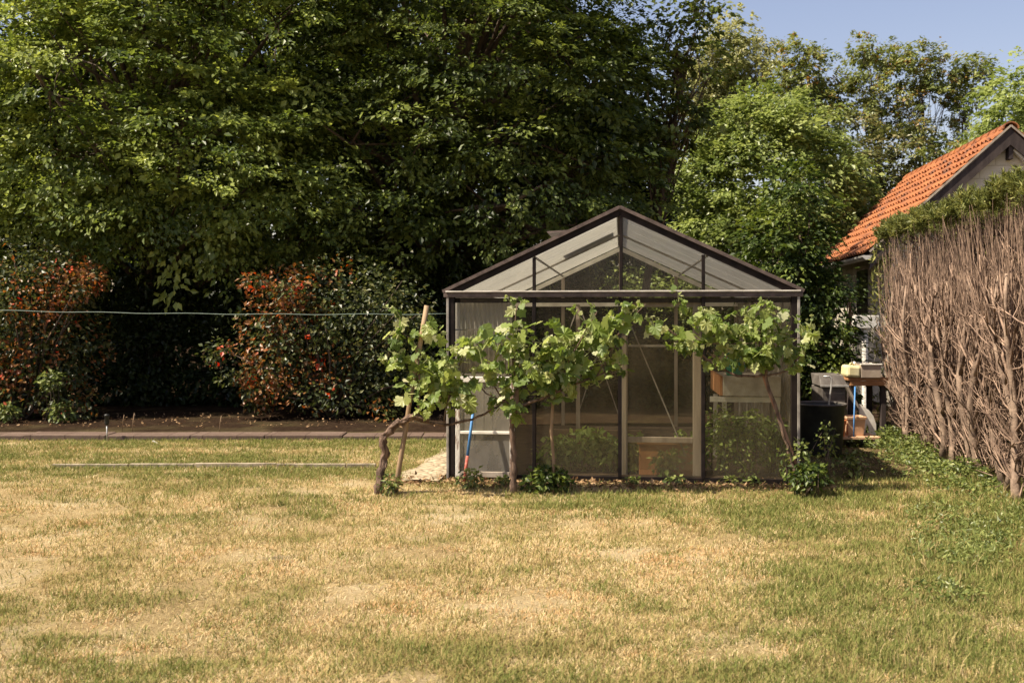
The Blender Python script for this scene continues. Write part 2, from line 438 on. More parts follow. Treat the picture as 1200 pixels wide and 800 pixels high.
# ------------------------------------------------------------------ ground
def sig(x): return 1/(1+np.exp(-x))
def greenness(x, y):
    """0 = dry straw, 1 = green grass"""
    n = fbm(x*1.1+3, y*1.7+9, 5)
    n2 = fbm(x*4.2+31, y*6.0+7, 4)
    b = (n-.5)*1.9+(n2-.5)*1.9-.66
    pxs = 600+x/y*F
    b = b+.78*sig((pxs-870)/60)*sig((7.8-y)*3)               # greener to the right
    b = b+.75*sig((y-7.35)*4.5)*sig((pxs-560)/50)             # band in front of the vines
    b = b+.85*sig((y-9.0)*3.5)*sig((520-pxs)/30)             # back lawn left
    b = b+.40*np.exp(-((x-.75)/.45)**2-((y-6.1)/.8)**2)
    b = b+.55*np.exp(-((x+1.8)/.9)**2-((y-7.5)/.25)**2)
    b = b+.22*np.exp(-((x+2.4)/.8)**2-((y-5.2)/.28)**2)
    b = b+.15*np.exp(-((x+1.9)/.5)**2-((y-4.25)/.2)**2)
    b = b-.6*np.exp(-((x-.1)/1.3)**2-((y-6.9)/.7)**2)
    b = b-.4*np.exp(-((x+1.6)/1.3)**2-((y-6.4)/.6)**2)
    b = b-.5*np.exp(-((x-2.3)/.22)**2-((y-5.55)/.3)**2)
    return np.clip(sig(b*3.6), 0, 1)
def earthiness(x, y):
    """bare earth: the strip at the greenhouse foot, the bed behind the bricks, mole spot"""
    n = fbm(x*3, y*3, 3)-.5
    yc = 9.09-.11*(x-1.0)
    e = np.exp(-((y-(yc-.17))/.16)**2)*sig((x+1.0)*8)*sig((2.9-x)*8)*.45
    e = np.maximum(e, sig((y-12.5)*12))
    e = np.maximum(e, .9*np.exp(-((x+1.466)/.10)**2-((y-6.22)/.10)**2))
    e = np.maximum(e, sig((x-2.75)*9)*sig((y-9.2)*7)*.6)
    e = np.clip(e+n*.5*(e > .1), 0, 1)
    return e
def gz(x, y):
    d = np.clip((8.2-y)/1.2, .15, 1)
    return (fbm(x*1.3, y*1.3, 4)-.5)*.07*d + np.where(y > 12.5, .05, 0)*sig((3.0-x)*6)*sig((-.6-x)*5)
def make_ground():
    xs = np.concatenate([np.linspace(-150, -14, 12), np.linspace(-13.5, 13.5, 271), np.linspace(14, 150, 12)])
    ys = np.concatenate([np.linspace(-40, 1.5, 8), np.linspace(2, 20, 221), np.linspace(20.5, 45, 20), np.linspace(50, 260, 10)])
    X, Y = np.meshgrid(xs, ys)
    Z = gz(X, Y)
    far = (np.abs(X) > 13.4) | (Y < 1.9) | (Y > 45)
    Z = np.where(far, 0, Z)
    nx, ny = len(xs), len(ys)
    V = np.stack([X.ravel(), Y.ravel(), Z.ravel()], 1)
    i, j = np.meshgrid(np.arange(nx-1), np.arange(ny-1))
    a = (j*nx+i).ravel()
    Fc = np.stack([a, a+1, a+nx+1, a+nx], 1)
    me = bpy.data.meshes.new('ground')
    me.vertices.add(len(V)); me.vertices.foreach_set('co', V.astype(np.float32).ravel())
    me.loops.add(Fc.size); me.loops.foreach_set('vertex_index', Fc.astype(np.int32).ravel())
    me.polygons.add(len(Fc)); me.polygons.foreach_set('loop_start', (np.arange(len(Fc))*4).astype(np.int32))
    me.update(calc_edges=True)
    Yc = np.maximum(Y, .5)
    at1 = me.attributes.new('green', 'FLOAT', 'POINT'); at1.data.foreach_set('value', (greenness(X, Yc)*.8).astype(np.float32).ravel())
    at2 = me.attributes.new('earth', 'FLOAT', 'POINT'); at2.data.foreach_set('value', earthiness(X, Y).astype(np.float32).ravel())
    me.polygons.foreach_set('use_smooth', np.ones(len(Fc), bool))
    me.materials.append(M['ground'])
    o = bpy.data.objects.new('ground', me); COL.objects.link(o); tag(o, kind='structure')
make_ground()

GXY = (.985, 9.09)
BLADE = (np.array([(0, .5, 0), (0, -.5, 0), (.55, .36, .06), (.55, -.36, .06), (1, 0, -.10)], float), [(0, 1, 3, 2), (2, 3, 4)])
def make_grass(name, N, seed):
    r = np.random.default_rng(seed)
    y = 3.7+(12.35-3.7)*r.random(N)**1.35
    x = (r.random(N)-.5)*2*(y*.60+.35)+np.where(r.random(N) < .16, r.uniform(-1.8, 1.8, N), 0)
    e = earthiness(x, y)
    g = greenness(x, y)
    thin = fbm(x*2.2+50, y*2.2+11, 4)
    keep = r.random(N) > e*1.05
    keep &= r.random(N) > np.clip((thin-.53)*6, 0, .86)*(1-g)
    # keep off the greenhouse floor, the path
    u = (x-1.0)*.994-(y-9.09)*.110; v = (x-1.0)*.110+(y-9.09)*.994
    keep &= ~((np.abs(u) < 1.63) & (v > -.03))
    keep &= ~((u < -1.6) & (u > -2.06+.1*(v-.2)) & (v > -.25+.5*(r.random(N)-.5)) & (r.random(N) > .08))
    keep &= ~((u > 1.6) & (v > .4) & (r.random(N) > .25))
    keep &= ~((y > 9.95) & (y < 10.06) & (x < -1.35) & (x > -4.7) & (r.random(N) > .3))
    x, y, g = x[keep], y[keep], g[keep]; N = len(x)
    isg = r.random(N) < g*.66+.08
    pxs = 600+x/y*F
    lush = sig((pxs-1040)/35)*sig((y-5.2)*3)*.8+sig((y-7.6)*5)*sig((8.7-y)*6)*.3
    tall = np.where(isg, .030+.034*r.random(N)+.035*lush*r.random(N), .016+.030*r.random(N))
    clump = fbm(x*7+3, y*7, 3)
    tall *= .65+.8*clump
    lean = np.where(isg, .35+.75*r.random(N), .7+.85*r.random(N))
    az = r.random(N)*2*np.pi
    tip = np.stack([np.cos(az)*np.sin(lean), np.sin(az)*np.sin(lean), np.cos(lean)], 1)
    nrm = np.stack([-np.cos(az)*np.cos(lean), -np.sin(az)*np.cos(lean), np.sin(lean)], 1)+.3*r.normal(size=(N, 3))
    wid = np.where(isg, .0034, .0026)*(.7+.8*r.random(N))*(.8+y/14)
    tone = .55*fbm(x*1.6+70, y*2.2+40, 4)+.45*fbm(x*5+20, y*8+4, 3)
    tint = np.where(isg, .03+.36*r.random(N)+.10*(1-g), np.clip(.50+.38*r.random(N)+(tone-.5)*1.5+.03, .36, .985))
    pos = np.stack([x, y, gz(x, y)-.004], 1)
    # taller wispy tufts
    T = 3400
    ty = 4.0+7.6*r.random(T)**1.2; tx = (r.random(T)-.5)*2*(ty*.58+.3)
    tg = greenness(tx, ty); tp_ = 600+tx/ty*F
    tk = (r.random(T) < .04+.75*tg*sig((tp_-900)/70)+.14*tg) & (earthiness(tx, ty) < .3)
    uu = (tx-GXY[0])*.994-(ty-GXY[1])*.110; vv = (tx-GXY[0])*.110+(ty-GXY[1])*.994
    tk &= ~((np.abs(uu) < 1.63) & (vv > -.03)) & ~((uu < -1.5) & (uu > -2.1) & (vv > -.2))
    tx, ty, tg = tx[tk], ty[tk], tg[tk]; per = 22
    ii = np.repeat(np.arange(len(tx)), per); m = len(ii)
    bx = tx[ii]+r.normal(size=m)*.018; by = ty[ii]+r.normal(size=m)*.018
    le = np.abs(r.normal(size=m))*.38; az = r.random(m)*2*np.pi
    tip = np.vstack([tip, np.stack([np.cos(az)*np.sin(le), np.sin(az)*np.sin(le), np.cos(le)], 1)])
    nrm = np.vstack([nrm, np.stack([-np.cos(az)*np.cos(le), -np.sin(az)*np.cos(le), np.sin(le)], 1)+.3*r.normal(size=(m, 3))])
    pos = np.vstack([pos, np.stack([bx, by, gz(bx, by)-.004], 1)])
    hh = ((.040+.050*r.random(len(tx)))*(1+.9*sig((tp_[tk]-1040)/40)))[ii]*(.5+.6*r.random(m))
    wid = np.concatenate([wid, .0032*(.7+.6*r.random(m))*(.8+by/14)]); tall = np.concatenate([tall, hh])
    tint = np.concatenate([tint, np.where(r.random(m) < .25+.5*(1-tg[ii]), .42+.35*r.random(m), .05+.30*r.random(m))])
    o = cloud(name, pos, nrm, tip, tall, tint, BLADE, M['grass'], widths=wid/tall)
    return o
tag(make_grass('grass', 1080000, 5), kind='stuff')

# ------------------------------------------------------------------ plants
def leafcluster(r, blobs, n, size, up=.8, outw=.5, rnd=.6, droop=.4, sun=0):
    """leaf frames in a set of ellipsoid blobs (cx,cy,cz,rx,ry,rz)"""
    B = np.array(blobs, float)
    wts = (B[:, 3]*B[:, 4]*B[:, 5])**.67; wts = wts/wts.sum()
    idx = r.choice(len(B), n, p=wts)
    d = unit(r.normal(size=(n, 3)))
    rho = r.random(n)**.45
    pos = B[idx, :3]+d*B[idx, 3:6]*rho[:, None]
    nrm = d*outw+np.array([0, 0, up])+r.normal(size=(n, 3))*rnd
    tip = d+r.normal(size=(n, 3))*.6-np.array([0, 0, droop])
    return pos, nrm, tip, size*(.6+.7*r.random(n)), d, rho

def shrub(name, label, cat, base, blobs, n, size, mat, seed, stems=14, tmpl=LEAF, group=None, up=.7, tintf=None, droop=.3, zmin=.02, rs=.012):
    r = np.random.default_rng(seed); rr = random.Random(seed)
    t = thing(name, label, cat, base, group=group)
    mb = MB()
    for k in range(stems):
        b = rr.choice(blobs)
        e = Vector((b[0]+rr.uniform(-.6, .6)*b[3], b[1]+rr.uniform(-.6, .6)*b[4], b[2]+rr.uniform(-.5, .7)*b[5]))
        s = Vector(base)+Vector((rr.uniform(-.08, .08), rr.uniform(-.08, .08), -.03))
        m = s.lerp(e, .5)+Vector((rr.uniform(-.1, .1), rr.uniform(-.1, .1), .1*(e-s).length))
        mb.tube([s, m, e], [rs, rs*.7, rs*.3], 5)
    mb.build('stem', M['bark'], t, smooth=True)
    pos, nrm, tip, sz, d, rho = leafcluster(r, blobs, n, size, up=up, droop=droop)
    k = pos[:, 2] > zmin
    tint = r.random(n) if tintf is None else tintf(r, pos, d, rho)
    cloud('foliage', pos[k], nrm[k], tip[k], sz[k], tint[k], tmpl, mat, t)
    return t

def bumpy(d, s):
    return .5*np.sin(d[:, 0]*5+s)*np.cos(d[:, 1]*4+2*s)+.5*np.sin(d[:, 2]*6+d[:, 0]*3+s*3)

def tree(name, label, base, top_r, ells, n_cl, per, lsize, mat, seed, spray=(.55, .38, .07), group=None, front=.5, limbs=34, twigs=120, inner=.55, zmin=.5, tint_by=0.25, trunk_top=.75, cat='tree', fill=0, fillmat=None, tmpl=LEAF, rmin=0.0):
    r = np.random.default_rng(seed); rr = random.Random(seed)
    t = thing(name, label, cat, base, group=group)
    E = np.array(ells, float)
    wts = (E[:, 3]*E[:, 4]*E[:, 5])**.67; wts /= wts.sum()
    m = int(n_cl*2.6)
    idx = r.choice(len(E), m, p=wts)
    d = unit(r.normal(size=(m, 3)))
    rho = inner+(1-inner)*r.random(m)**.6
    rho = rho*(1+.17*bumpy(d, seed)+.09*r.normal(size=m))
    c = E[idx, :3]+d*E[idx, 3:6]*rho[:, None]
    ok = c[:, 2] > zmin
    for k in range(len(E)):
        q = np.linalg.norm((c-E[k, :3])/E[k, 3:6], axis=1)
        ok &= ~((q < inner*.92) & (idx != k))
    ok &= (d[:, 1] < .25) | (r.random(m) < front)
    c = c[ok][:n_cl]; d = d[ok][:n_cl]; n_cl = len(c)
    # sprays
    L, W, T = spray
    sc = .45+1.15*r.random(n_cl)**1.5
    oh = d.copy(); oh[:, 2] = oh[:, 2]*.35-.12; oh = unit(oh+.35*r.normal(size=oh.shape)*np.array([1, 1, .4]))
    side = unit(np.cross(oh, np.tile([0, 0, 1.0], (n_cl, 1)))); upv = np.cross(side, oh)
    N = n_cl*per
    ci = np.repeat(np.arange(n_cl), per)
    a = r.random(N); b = r.normal(size=N)*.5; h = r.normal(size=N)
    pos = c[ci]+sc[ci, None]*(oh[ci]*(a*L)[:, None]+side[ci]*(b*W*(1-.45*a))[:, None]+upv[ci]*(h*T)[:, None])
    pos[:, 2] -= .22*sc[ci]*a*a*L
    nrm = upv[ci]*1.0+d[ci]*.35+r.normal(size=(N, 3))*.42
    tip = oh[ci]+side[ci]*(b*1.3)[:, None]+r.normal(size=(N, 3))*.4-np.array([0, 0, .25])
    ctint = r.random(n_cl)
    tint = np.clip(.5+(ctint[ci]-.5)*.95+(r.random(N)-.5)*.6, 0, 1)
    sz = lsize*(.4+1.0*r.random(N))*(.8+.4*r.random(n_cl))[ci]
    cloud('crown', pos, nrm, tip, sz, tint, tmpl, mat, t)
    # wood
    mb = MB()
    top = Vector((float(np.average(E[:, 0], weights=wts)), float(np.average(E[:, 1], weights=wts)), 0))
    zmax = float((E[:, 2]+E[:, 5]).max())
    bv = Vector(base); H = (zmax-bv.z)*trunk_top
    path = []
    for i in range(8):
        f = i/7
        p = bv.lerp(Vector((top.x, top.y, bv.z+H)), f); p.z = bv.z+H*f-.05
        p += Vector((rr.uniform(-.12, .12), rr.uniform(-.12, .12), 0))*(0 if i == 0 else 1)
        path.append(p)
    mb.tube(path, [top_r*(1.25 if i == 0 else 1-.11*i) for i in range(8)], 10)
    def on_trunk(z):
        f = max(0, min(.999, (z-bv.z)/H))*7; i = int(f); return path[i].lerp(path[i+1], f-i), top_r*(1-.11*f)
    for k in range(limbs):
        e = Vector(c[rr.randrange(n_cl)])
        z0 = bv.z+max(.12*H, (e.z-bv.z)*rr.uniform(.45, .8)); z0 = min(z0, bv.z+H*.97)
        s, rad = on_trunk(z0)
        mid = s.lerp(e, .5)+Vector((rr.uniform(-.2, .2), rr.uniform(-.2, .2), rr.uniform(0, .35)))
        mid2 = s.lerp(e, .78)+Vector((rr.uniform(-.15, .15), rr.uniform(-.15, .15), rr.uniform(0, .2)))
        r0 = max(rad*.42, .02)
        mb.tube([s, mid, mid2, e], [r0, r0*.6, r0*.38, r0*.14], 6)
        for q in range(max(1, twigs//max(1, limbs))):
            e2 = Vector(c[rr.randrange(n_cl)])
            best = e2; bd = 9e9
            for _ in range(12):
                cc = Vector(c[rr.randrange(n_cl)])
                if (cc-mid2).length < bd: bd = (cc-mid2).length; best = cc
            mm = mid2.lerp(best, .5)+Vector((rr.uniform(-.1, .1), rr.uniform(-.1, .1), rr.uniform(0, .15)))
            mb.tube([mid2, mm, best], [r0*.3, r0*.2, r0*.08], 4)
    mb.build('trunk', M['bark'], t, smooth=True)
    return t

def tree_px(Y, blobs):
    """crown blobs given as (px, py, half-width px, half-height px, depth radius m, dY)"""
    out = []
    for (px, py, rx, ry, rd, dy) in blobs:
        p = at(px, py, Y+dy); s = (Y+dy)/F
        out.append((p.x, p.y, p.z, rx*s, rd, ry*s))
    return out

# big light tree at the left
Y = 16.6
tree('broadleaf_tree', 'huge light green broadleaf tree filling the left of the photo, over the shrubs', (-6.3, 17.2, .05), .24,
     tree_px(Y, [(165, 110, 190, 160, 2.4, 0), (70, 215, 120, 95, 1.6, -.5), (250, 200, 140, 100, 1.7, -.7), (300, 60, 150, 130, 2.0, .3),
                 (50, 150, 85, 115, 1.9, .5), (200, -60, 190, 130, 2.6, .6), (330, 230, 85, 80, 1.2, -.4)]),
     1500, 88, .096, M['leaf_light'], 11, spray=(.66, .42, .055), front=.4, limbs=46, twigs=180)
# dark tree behind the greenhouse
Y = 17.2
tree('broadleaf_tree', 'huge dark green broadleaf tree towering behind the greenhouse', (-1.9, 18.4, .05), .30,
     tree_px(Y, [(560, 90, 170, 160, 2.4, 0), (450, 180, 110, 120, 1.5, -.6), (620, 210, 140, 95, 1.6, -.6), (682, 120, 76, 130, 1.8, 0),
                 (480, 20, 130, 130, 2.2, .4), (555, -70, 195, 110, 2.8, .5), (735, 215, 46, 70, 1.2, .2), (500, 270, 90, 45, 1.0, -.4), (700, 20, 50, 75, 1.4, .2)]),
     1400, 84, .096, M['leaf_dark'], 23, spray=(.64, .42, .055), front=.4, limbs=46, twigs=180)
# overhanging thin boughs of the dark tree, right end
def bough_tree():
    pts = [(790, 60), (812, 110), (800, 25), (775, 100), (822, 12), (818, 72), (790, 140), (808, 128), (770, 180)]
    ells = [(*at(px, py, 16.8), .42, .5, .36) for px, py in pts]
    tree('understorey_tree', 'slender dark tree with airy drooping boughs against the sky beside the large dark tree', tuple(at(742, 480, 18.4).xy)+(.0,), .10, ells, 80, 46, .105, M['leaf_dark'], 31,
         spray=(.45, .32, .06), front=.9, limbs=36, twigs=180, inner=.1, trunk_top=.8)
bough_tree()

# dark evergreen background behind the big trees (no sky between)
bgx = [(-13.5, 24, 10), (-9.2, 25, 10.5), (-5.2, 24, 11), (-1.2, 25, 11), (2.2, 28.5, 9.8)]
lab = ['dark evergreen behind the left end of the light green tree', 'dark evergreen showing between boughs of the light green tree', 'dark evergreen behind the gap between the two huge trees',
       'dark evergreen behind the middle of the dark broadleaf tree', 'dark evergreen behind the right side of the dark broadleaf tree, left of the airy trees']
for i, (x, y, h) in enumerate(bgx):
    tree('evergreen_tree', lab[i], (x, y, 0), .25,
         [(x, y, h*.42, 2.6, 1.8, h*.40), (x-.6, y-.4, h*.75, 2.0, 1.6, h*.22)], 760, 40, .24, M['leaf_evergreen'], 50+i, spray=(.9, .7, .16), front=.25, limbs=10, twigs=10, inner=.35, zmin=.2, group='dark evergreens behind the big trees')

# hedge of dark evergreen shrubs in the deep shade
hs = [(-9.6, 16.9, 'leftmost dark evergreen shrub, at the left edge behind the red-tipped bush'), (-7.9, 16.7, 'dark evergreen shrub behind the left red-tipped bush'), (-6.1, 16.8, 'dark evergreen shrub left of the central dark gap'),
      (-4.4, 16.7, 'dark evergreen shrub in the black gap between the two red-tipped bushes'), (-2.7, 16.9, 'dark evergreen shrub behind the round red-tipped bush'), (-1.0, 16.8, 'dark evergreen shrub between the round red-tipped bush and the greenhouse'),
      (.7, 16.7, 'dark evergreen shrub seen through the left panes of the greenhouse'), (2.3, 16.8, 'dark evergreen shrub seen through the greenhouse door')]
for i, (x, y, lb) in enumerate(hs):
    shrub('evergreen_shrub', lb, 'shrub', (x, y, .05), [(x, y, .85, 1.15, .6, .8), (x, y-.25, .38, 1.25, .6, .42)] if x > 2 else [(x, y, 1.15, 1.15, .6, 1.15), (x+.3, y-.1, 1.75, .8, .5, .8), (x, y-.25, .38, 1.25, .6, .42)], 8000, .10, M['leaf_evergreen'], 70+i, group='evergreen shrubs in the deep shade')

# photinia bushes
def phot_tint(r, pos, d, rho):
    n = len(pos)
    t = r.random(n)*.70
    k = 64
    ia = r.integers(0, n, (3, k)); sg_ = 1.0 if pos[:, 0].mean() > -4.5 else -.6
    cs = pos[ia[np.argmin(sg_*pos[ia, 0]+.8*pos[ia, 1], axis=0), np.arange(k)]]
    red = np.zeros(n, bool); warm = np.zeros(n, bool)
    for i, c in enumerate(cs):
        dist = np.linalg.norm(pos-c, axis=1)
        if i % 3 == 0: red |= (dist < .08+.06*r.random()) & (rho > .75)
        else: warm |= (dist < .32) & (rho > .6) & (r.random(n) < .38)
    t = np.where(warm, .72+.2*r.random(n), t)
    t = np.where(red, .94+.06*r.random(n), t)
    return t
def px_blobs(Y, L): return tree_px(Y, L)
def rugged(B, seed, k=16):
    q = random.Random(seed); out = list(B)
    for _ in range(k):                      # small projecting sprays so that the outline is ragged
        b = q.choice(B); a = q.uniform(0, 6.28)
        f = q.uniform(.75, 1.15)
        out.append((b[0]+math.cos(a)*b[3]*f, b[1]-q.uniform(.1, .7)*b[4], b[2]+math.sin(a)*b[5]*f, q.uniform(.15, .32), q.uniform(.15, .3), q.uniform(.12, .28)))
    return out
shrub('photinia_bush', 'rounded bush with red and orange young leaves right of the black gap, behind the wire', 'bush', tuple(at(390, 488, 14.4).xy)+(.06,),
      rugged(px_blobs(14.4, [(330, 400, 62, 68, .7, 0), (400, 365, 78, 72, .9, .1), (455, 380, 62, 72, .8, .2), (350, 345, 60, 40, .6, .2), (425, 430, 80, 42, .7, .1), (315, 440, 40, 35, .5, -.1), (390, 462, 100, 24, .7, -.1)]), 1),
      13500, .075, M['leaf_photinia'], 91, stems=26, tintf=phot_tint, up=.55, rs=.02)
shrub('photinia_bush', 'red and orange leaved bush at the left edge of the photo', 'bush', tuple(at(30, 488, 14.4).xy)+(.06,),
      rugged(px_blobs(14.4, [(15, 350, 75, 75, .9, 0), (60, 330, 60, 50, .7, .1), (75, 400, 60, 60, .7, .2), (-40, 400, 70, 70, .8, 0), (20, 430, 80, 45, .7, 0), (30, 465, 90, 22, .7, 0)]), 2),
      14000, .075, M['leaf_photinia'], 92, stems=26, tintf=phot_tint, up=.55, rs=.02)
# low green plants in the bed
for i, (px, py, rx, ry, lb) in enumerate([(72, 486, 16, 14, 'low leafy green plant in the bed under the left red-tipped bush'), (8, 484, 14, 12, 'low leafy green plant in the bed at the left edge'), (60, 445, 14, 12, 'sunlit sprig growing low in the shade of the left red-tipped bush')]):
    p = at(px, py, 13.7)
    shrub('bed_plant', lb, 'plant', (p.x, p.y, .08), [(p.x, p.y, max(p.z, .2), rx*.0118, .16, ry*.0118)], 170, .075, M['leaf_weed'], 97+i, stems=5, rs=.005)

# right-hand vegetation
tree('bushy_tree', 'bright mid green bushy tree right behind the greenhouse roof', tuple(at(905, 480, 23).xy)+(0,), .16,
     tree_px(23, [(900, 215, 92, 85, 1.7, 0), (870, 285, 75, 70, 1.3, -.4), (950, 250, 62, 80, 1.3, 0), (890, 160, 62, 50, 1.1, .1), (975, 290, 45, 60, .9, -.2), (925, 340, 85, 60, 1.0, -.3), (845, 230, 45, 60, 1.0, .1)]),
     1350, 50, .115, M['leaf_mid'], 41, spray=(.55, .40, .07), front=.4, limbs=24, twigs=60)
tree('ivy_clad_tree', 'dark glossy leaved evergreen growing against the right rear corner of the greenhouse', tuple(at(936, 505, 13.0).xy)+(.0,), .09,
     tree_px(13.2, [(925, 300, 42, 85, .55, 0), (945, 390, 48, 95, .6, .05), (900, 300, 28, 45, .4, 0), (960, 355, 30, 45, .45, -.05), (935, 230, 24, 40, .4, 0), (960, 440, 30, 50, .45, 0)]),
     520, 34, .075, M['leaf_ivy'], 43, spray=(.26, .2, .05), front=.6, limbs=22, twigs=60, inner=.35, zmin=.1)
shrub('laurel_shrub', 'sunny yellow green shrub seen through the rear gable of the greenhouse', 'shrub', tuple(at(765, 470, 23.5).xy)+(0,),
      px_blobs(23.5, [(735, 345, 50, 34, .9, 0), (790, 350, 60, 33, .9, .1), (830, 370, 60, 40, .9, 0), (760, 385, 90, 50, 1.0, 0)]), 6500, .12, M['leaf_mid'], 45, stems=18, rs=.02)
# tall airy trees at the back
back = [
 ('airy_tree', 'pale feathery tree, leftmost of the tall trees against the sky', 40, 858, [(860, 62, 46, 44, 1.6, 0), (835, 120, 45, 50, 1.4, 0), (885, 110, 45, 50, 1.3, 0), (860, 160, 55, 45, 1.5, 0), (820, 90, 28, 36, 1.2, 0)], 640, M['leaf_pale'], .17, .12),
 ('airy_tree', 'tall olive green tree just right of the pale feathery tree', 38, 945, [(938, 62, 25, 24, 1.0, 0), (955, 90, 36, 30, 1.1, 0), (930, 105, 30, 34, 1.1, 0), (950, 135, 40, 40, 1.3, 0), (985, 115, 28, 30, 1.0, 0)], 215, M['leaf_olive'], .17, .10),
 ('airy_tree', 'tall tree with a flat airy crown above the bushy tree, left of the house ridge', 37, 1035, [(1022, 58, 38, 18, .9, 0), (1010, 90, 24, 18, .8, 0), (1045, 72, 20, 16, .8, 0), (1015, 128, 36, 26, 1.1, 0), (1040, 150, 32, 26, 1.0, 0)], 150, M['leaf_olive'], .16, .09),
 ('airy_tree', 'tall reddish tipped tree with forked bare stems left of the orange roof', 36, 1085, [(1078, 70, 32, 22, .9, 0), (1105, 88, 30, 22, .9, 0), (1060, 100, 22, 22, .8, 0), (1092, 115, 28, 18, .8, 0), (1070, 150, 24, 22, .8, 0)], 135, M['leaf_olive'], .16, .09),
 ('airy_tree', 'small topped slender tree farthest right of the airy trees, above the orange roof', 36, 1130, [(1140, 80, 22, 16, .7, 0), (1130, 112, 18, 14, .6, 0), (1118, 130, 16, 15, .6, 0), (1145, 100, 15, 14, .6, 0), (1110, 165, 24, 18, .7, 0)], 80, M['leaf_olive'], .16, .07)]
for i, (nm, lb, Y, bx, bl, ncl, mt, ls, tr) in enumerate(back):
    b = at(bx, 440, Y)
    tree(nm, lb, (b.x, b.y, 0), tr, tree_px(Y, bl), int(ncl*1.5), 36, ls*.82, mt, 110+i, spray=(.34, .28, .09), front=.85, limbs=26, twigs=60, inner=.1, trunk_top=.86, group='tall airy trees at the back')
tree('broadleaf_tree', 'rounded sunlit tree at the right edge above the house ridge', tuple(at(1205, 440, 28).xy)+(0,), .2,
     tree_px(28, [(1210, 120, 55, 50, 1.6, 0), (1185, 145, 38, 38, 1.2, -.3), (1225, 170, 60, 60, 1.5, 0), (1200, 200, 45, 50, 1.2, 0)]), 420, 42, .15, M['leaf_mid'], 47, spray=(.55, .42, .08), limbs=18, twigs=40)
# denser, browner understorey behind the house
und = [('shaded brownish green tree left of the orange roof behind the bushy tree', 30, 985, [(985, 195, 40, 70, 1.3, 0), (970, 260, 45, 60, 1.2, 0), (1010, 250, 40, 60, 1.2, 0)]),
       ('shaded brownish green tree rising directly behind the orange roof', 31, 1050, [(1050, 190, 42, 48, 1.3, 0), (1035, 250, 45, 60, 1.2, 0), (1075, 235, 40, 50, 1.2, 0)]),
       ('low olive tree behind the roof ridge, under the sky gap', 32, 1115, [(1115, 195, 42, 34, 1.2, 0), (1150, 205, 40, 45, 1.2, 0), (1095, 225, 40, 45, 1.1, 0)]),
       ('shaded brownish tree in the gap between the dark tree and the bushy tree', 31, 815, [(812, 205, 34, 65, 1.2, 0), (825, 280, 45, 60, 1.2, 0), (795, 265, 35, 60, 1.1, 0)])]
for i, (lb, Y, bx, bl) in enumerate(und):
    b = at(bx, 440, Y)
    tree('understorey_tree', lb, (b.x, b.y, 0), .11, tree_px(Y, bl), 280, 36, .14, M['leaf_brownish'] if i != 2 else M['leaf_olive'], 130+i, spray=(.55, .42, .09), front=.6, limbs=20, twigs=60, inner=.25, group='shaded trees behind the house')
# far wood closing the horizon
def far_wood():
    r = np.random.default_rng(9)
    n = 420; E = []
    for k in range(n):
        x = r.uniform(-45, 60); E.append((x, 55+r.uniform(-3, 6), r.uniform(.5, 5.2), 1.5, 1.2, 1.2))
    pos, nrm, tip, sz, d, rho = leafcluster(r, E, 42000, .42)
    o = cloud('far_wood', pos, nrm, tip, sz, r.random(len(pos)), LEAF, M['leaf_brownish'])
    tag(o, kind='stuff')
far_wood()

# ------------------------------------------------------------------ greenhouse
GX, GY = .985, 9.09
GR = -math.atan2(.11, 1)
HW, HE, HR, GL = 1.575, 1.715, 2.455, 4.55
gh = thing('greenhouse', 'old glass greenhouse with dark metal frame and whitewashed roof behind the grapevines', 'greenhouse', (GX, GY, 0), GR)
def gw(x, y, z=0):
    c, s = math.cos(GR), math.sin(GR)
    return Vector((GX+x*c-y*s, GY+x*s+y*c, z))
def roof_z(x): return HR-(HR-HE)*abs(x)/HW
px_posts = [-1.55, -.785, 0, .75, 1.55]
for i, x in enumerate(px_posts):
    w_ = .05 if i in (0, 4) else .034
    MB().box((x, .0, HE/2), (w_, .05, HE)).build('post', M['frame_dark'], gh, True, bevel=.004)
    if 0 < i < 4:
        top = roof_z(x)-.03
        MB().box((x+(.012 if i == 2 else 0), .0, (HE+.03+top)/2), (.03, .04, top-HE-.03)).build('post', M['frame_dark'], gh, True, bevel=.004)
    # pale strip on each corner post's outer edge, standing in for sunlight on it
for s in (-1, 1):
    MB().box((s*1.588, -.004, HE/2-.01), (.024, .062, HE-.02)).build('lit_edge_strip', M['alu'], gh, True, bevel=.004)
MB().box((.014, .0, (HE+HR)/2), (.028, .035, HR-HE-.1)).build('gable_strip', M['alu'], gh, True) if False else None
# front eave beam and its pale top ledge
MB().box((0, -.004, HE-.002), (2*HW+.1, .07, .045)).build('eave_beam', M['verge'], gh, True, bevel=.004)
MB().box((0, -.012, HE+.0285), (2*HW+.06, .085, .014)).build('ledge', M['ledge'], gh, True, bevel=.003)
MB().box((0, .035, HE-.052), (2*HW-.05, .03, .045)).build('under_beam', M['frame_dark'], gh, True)
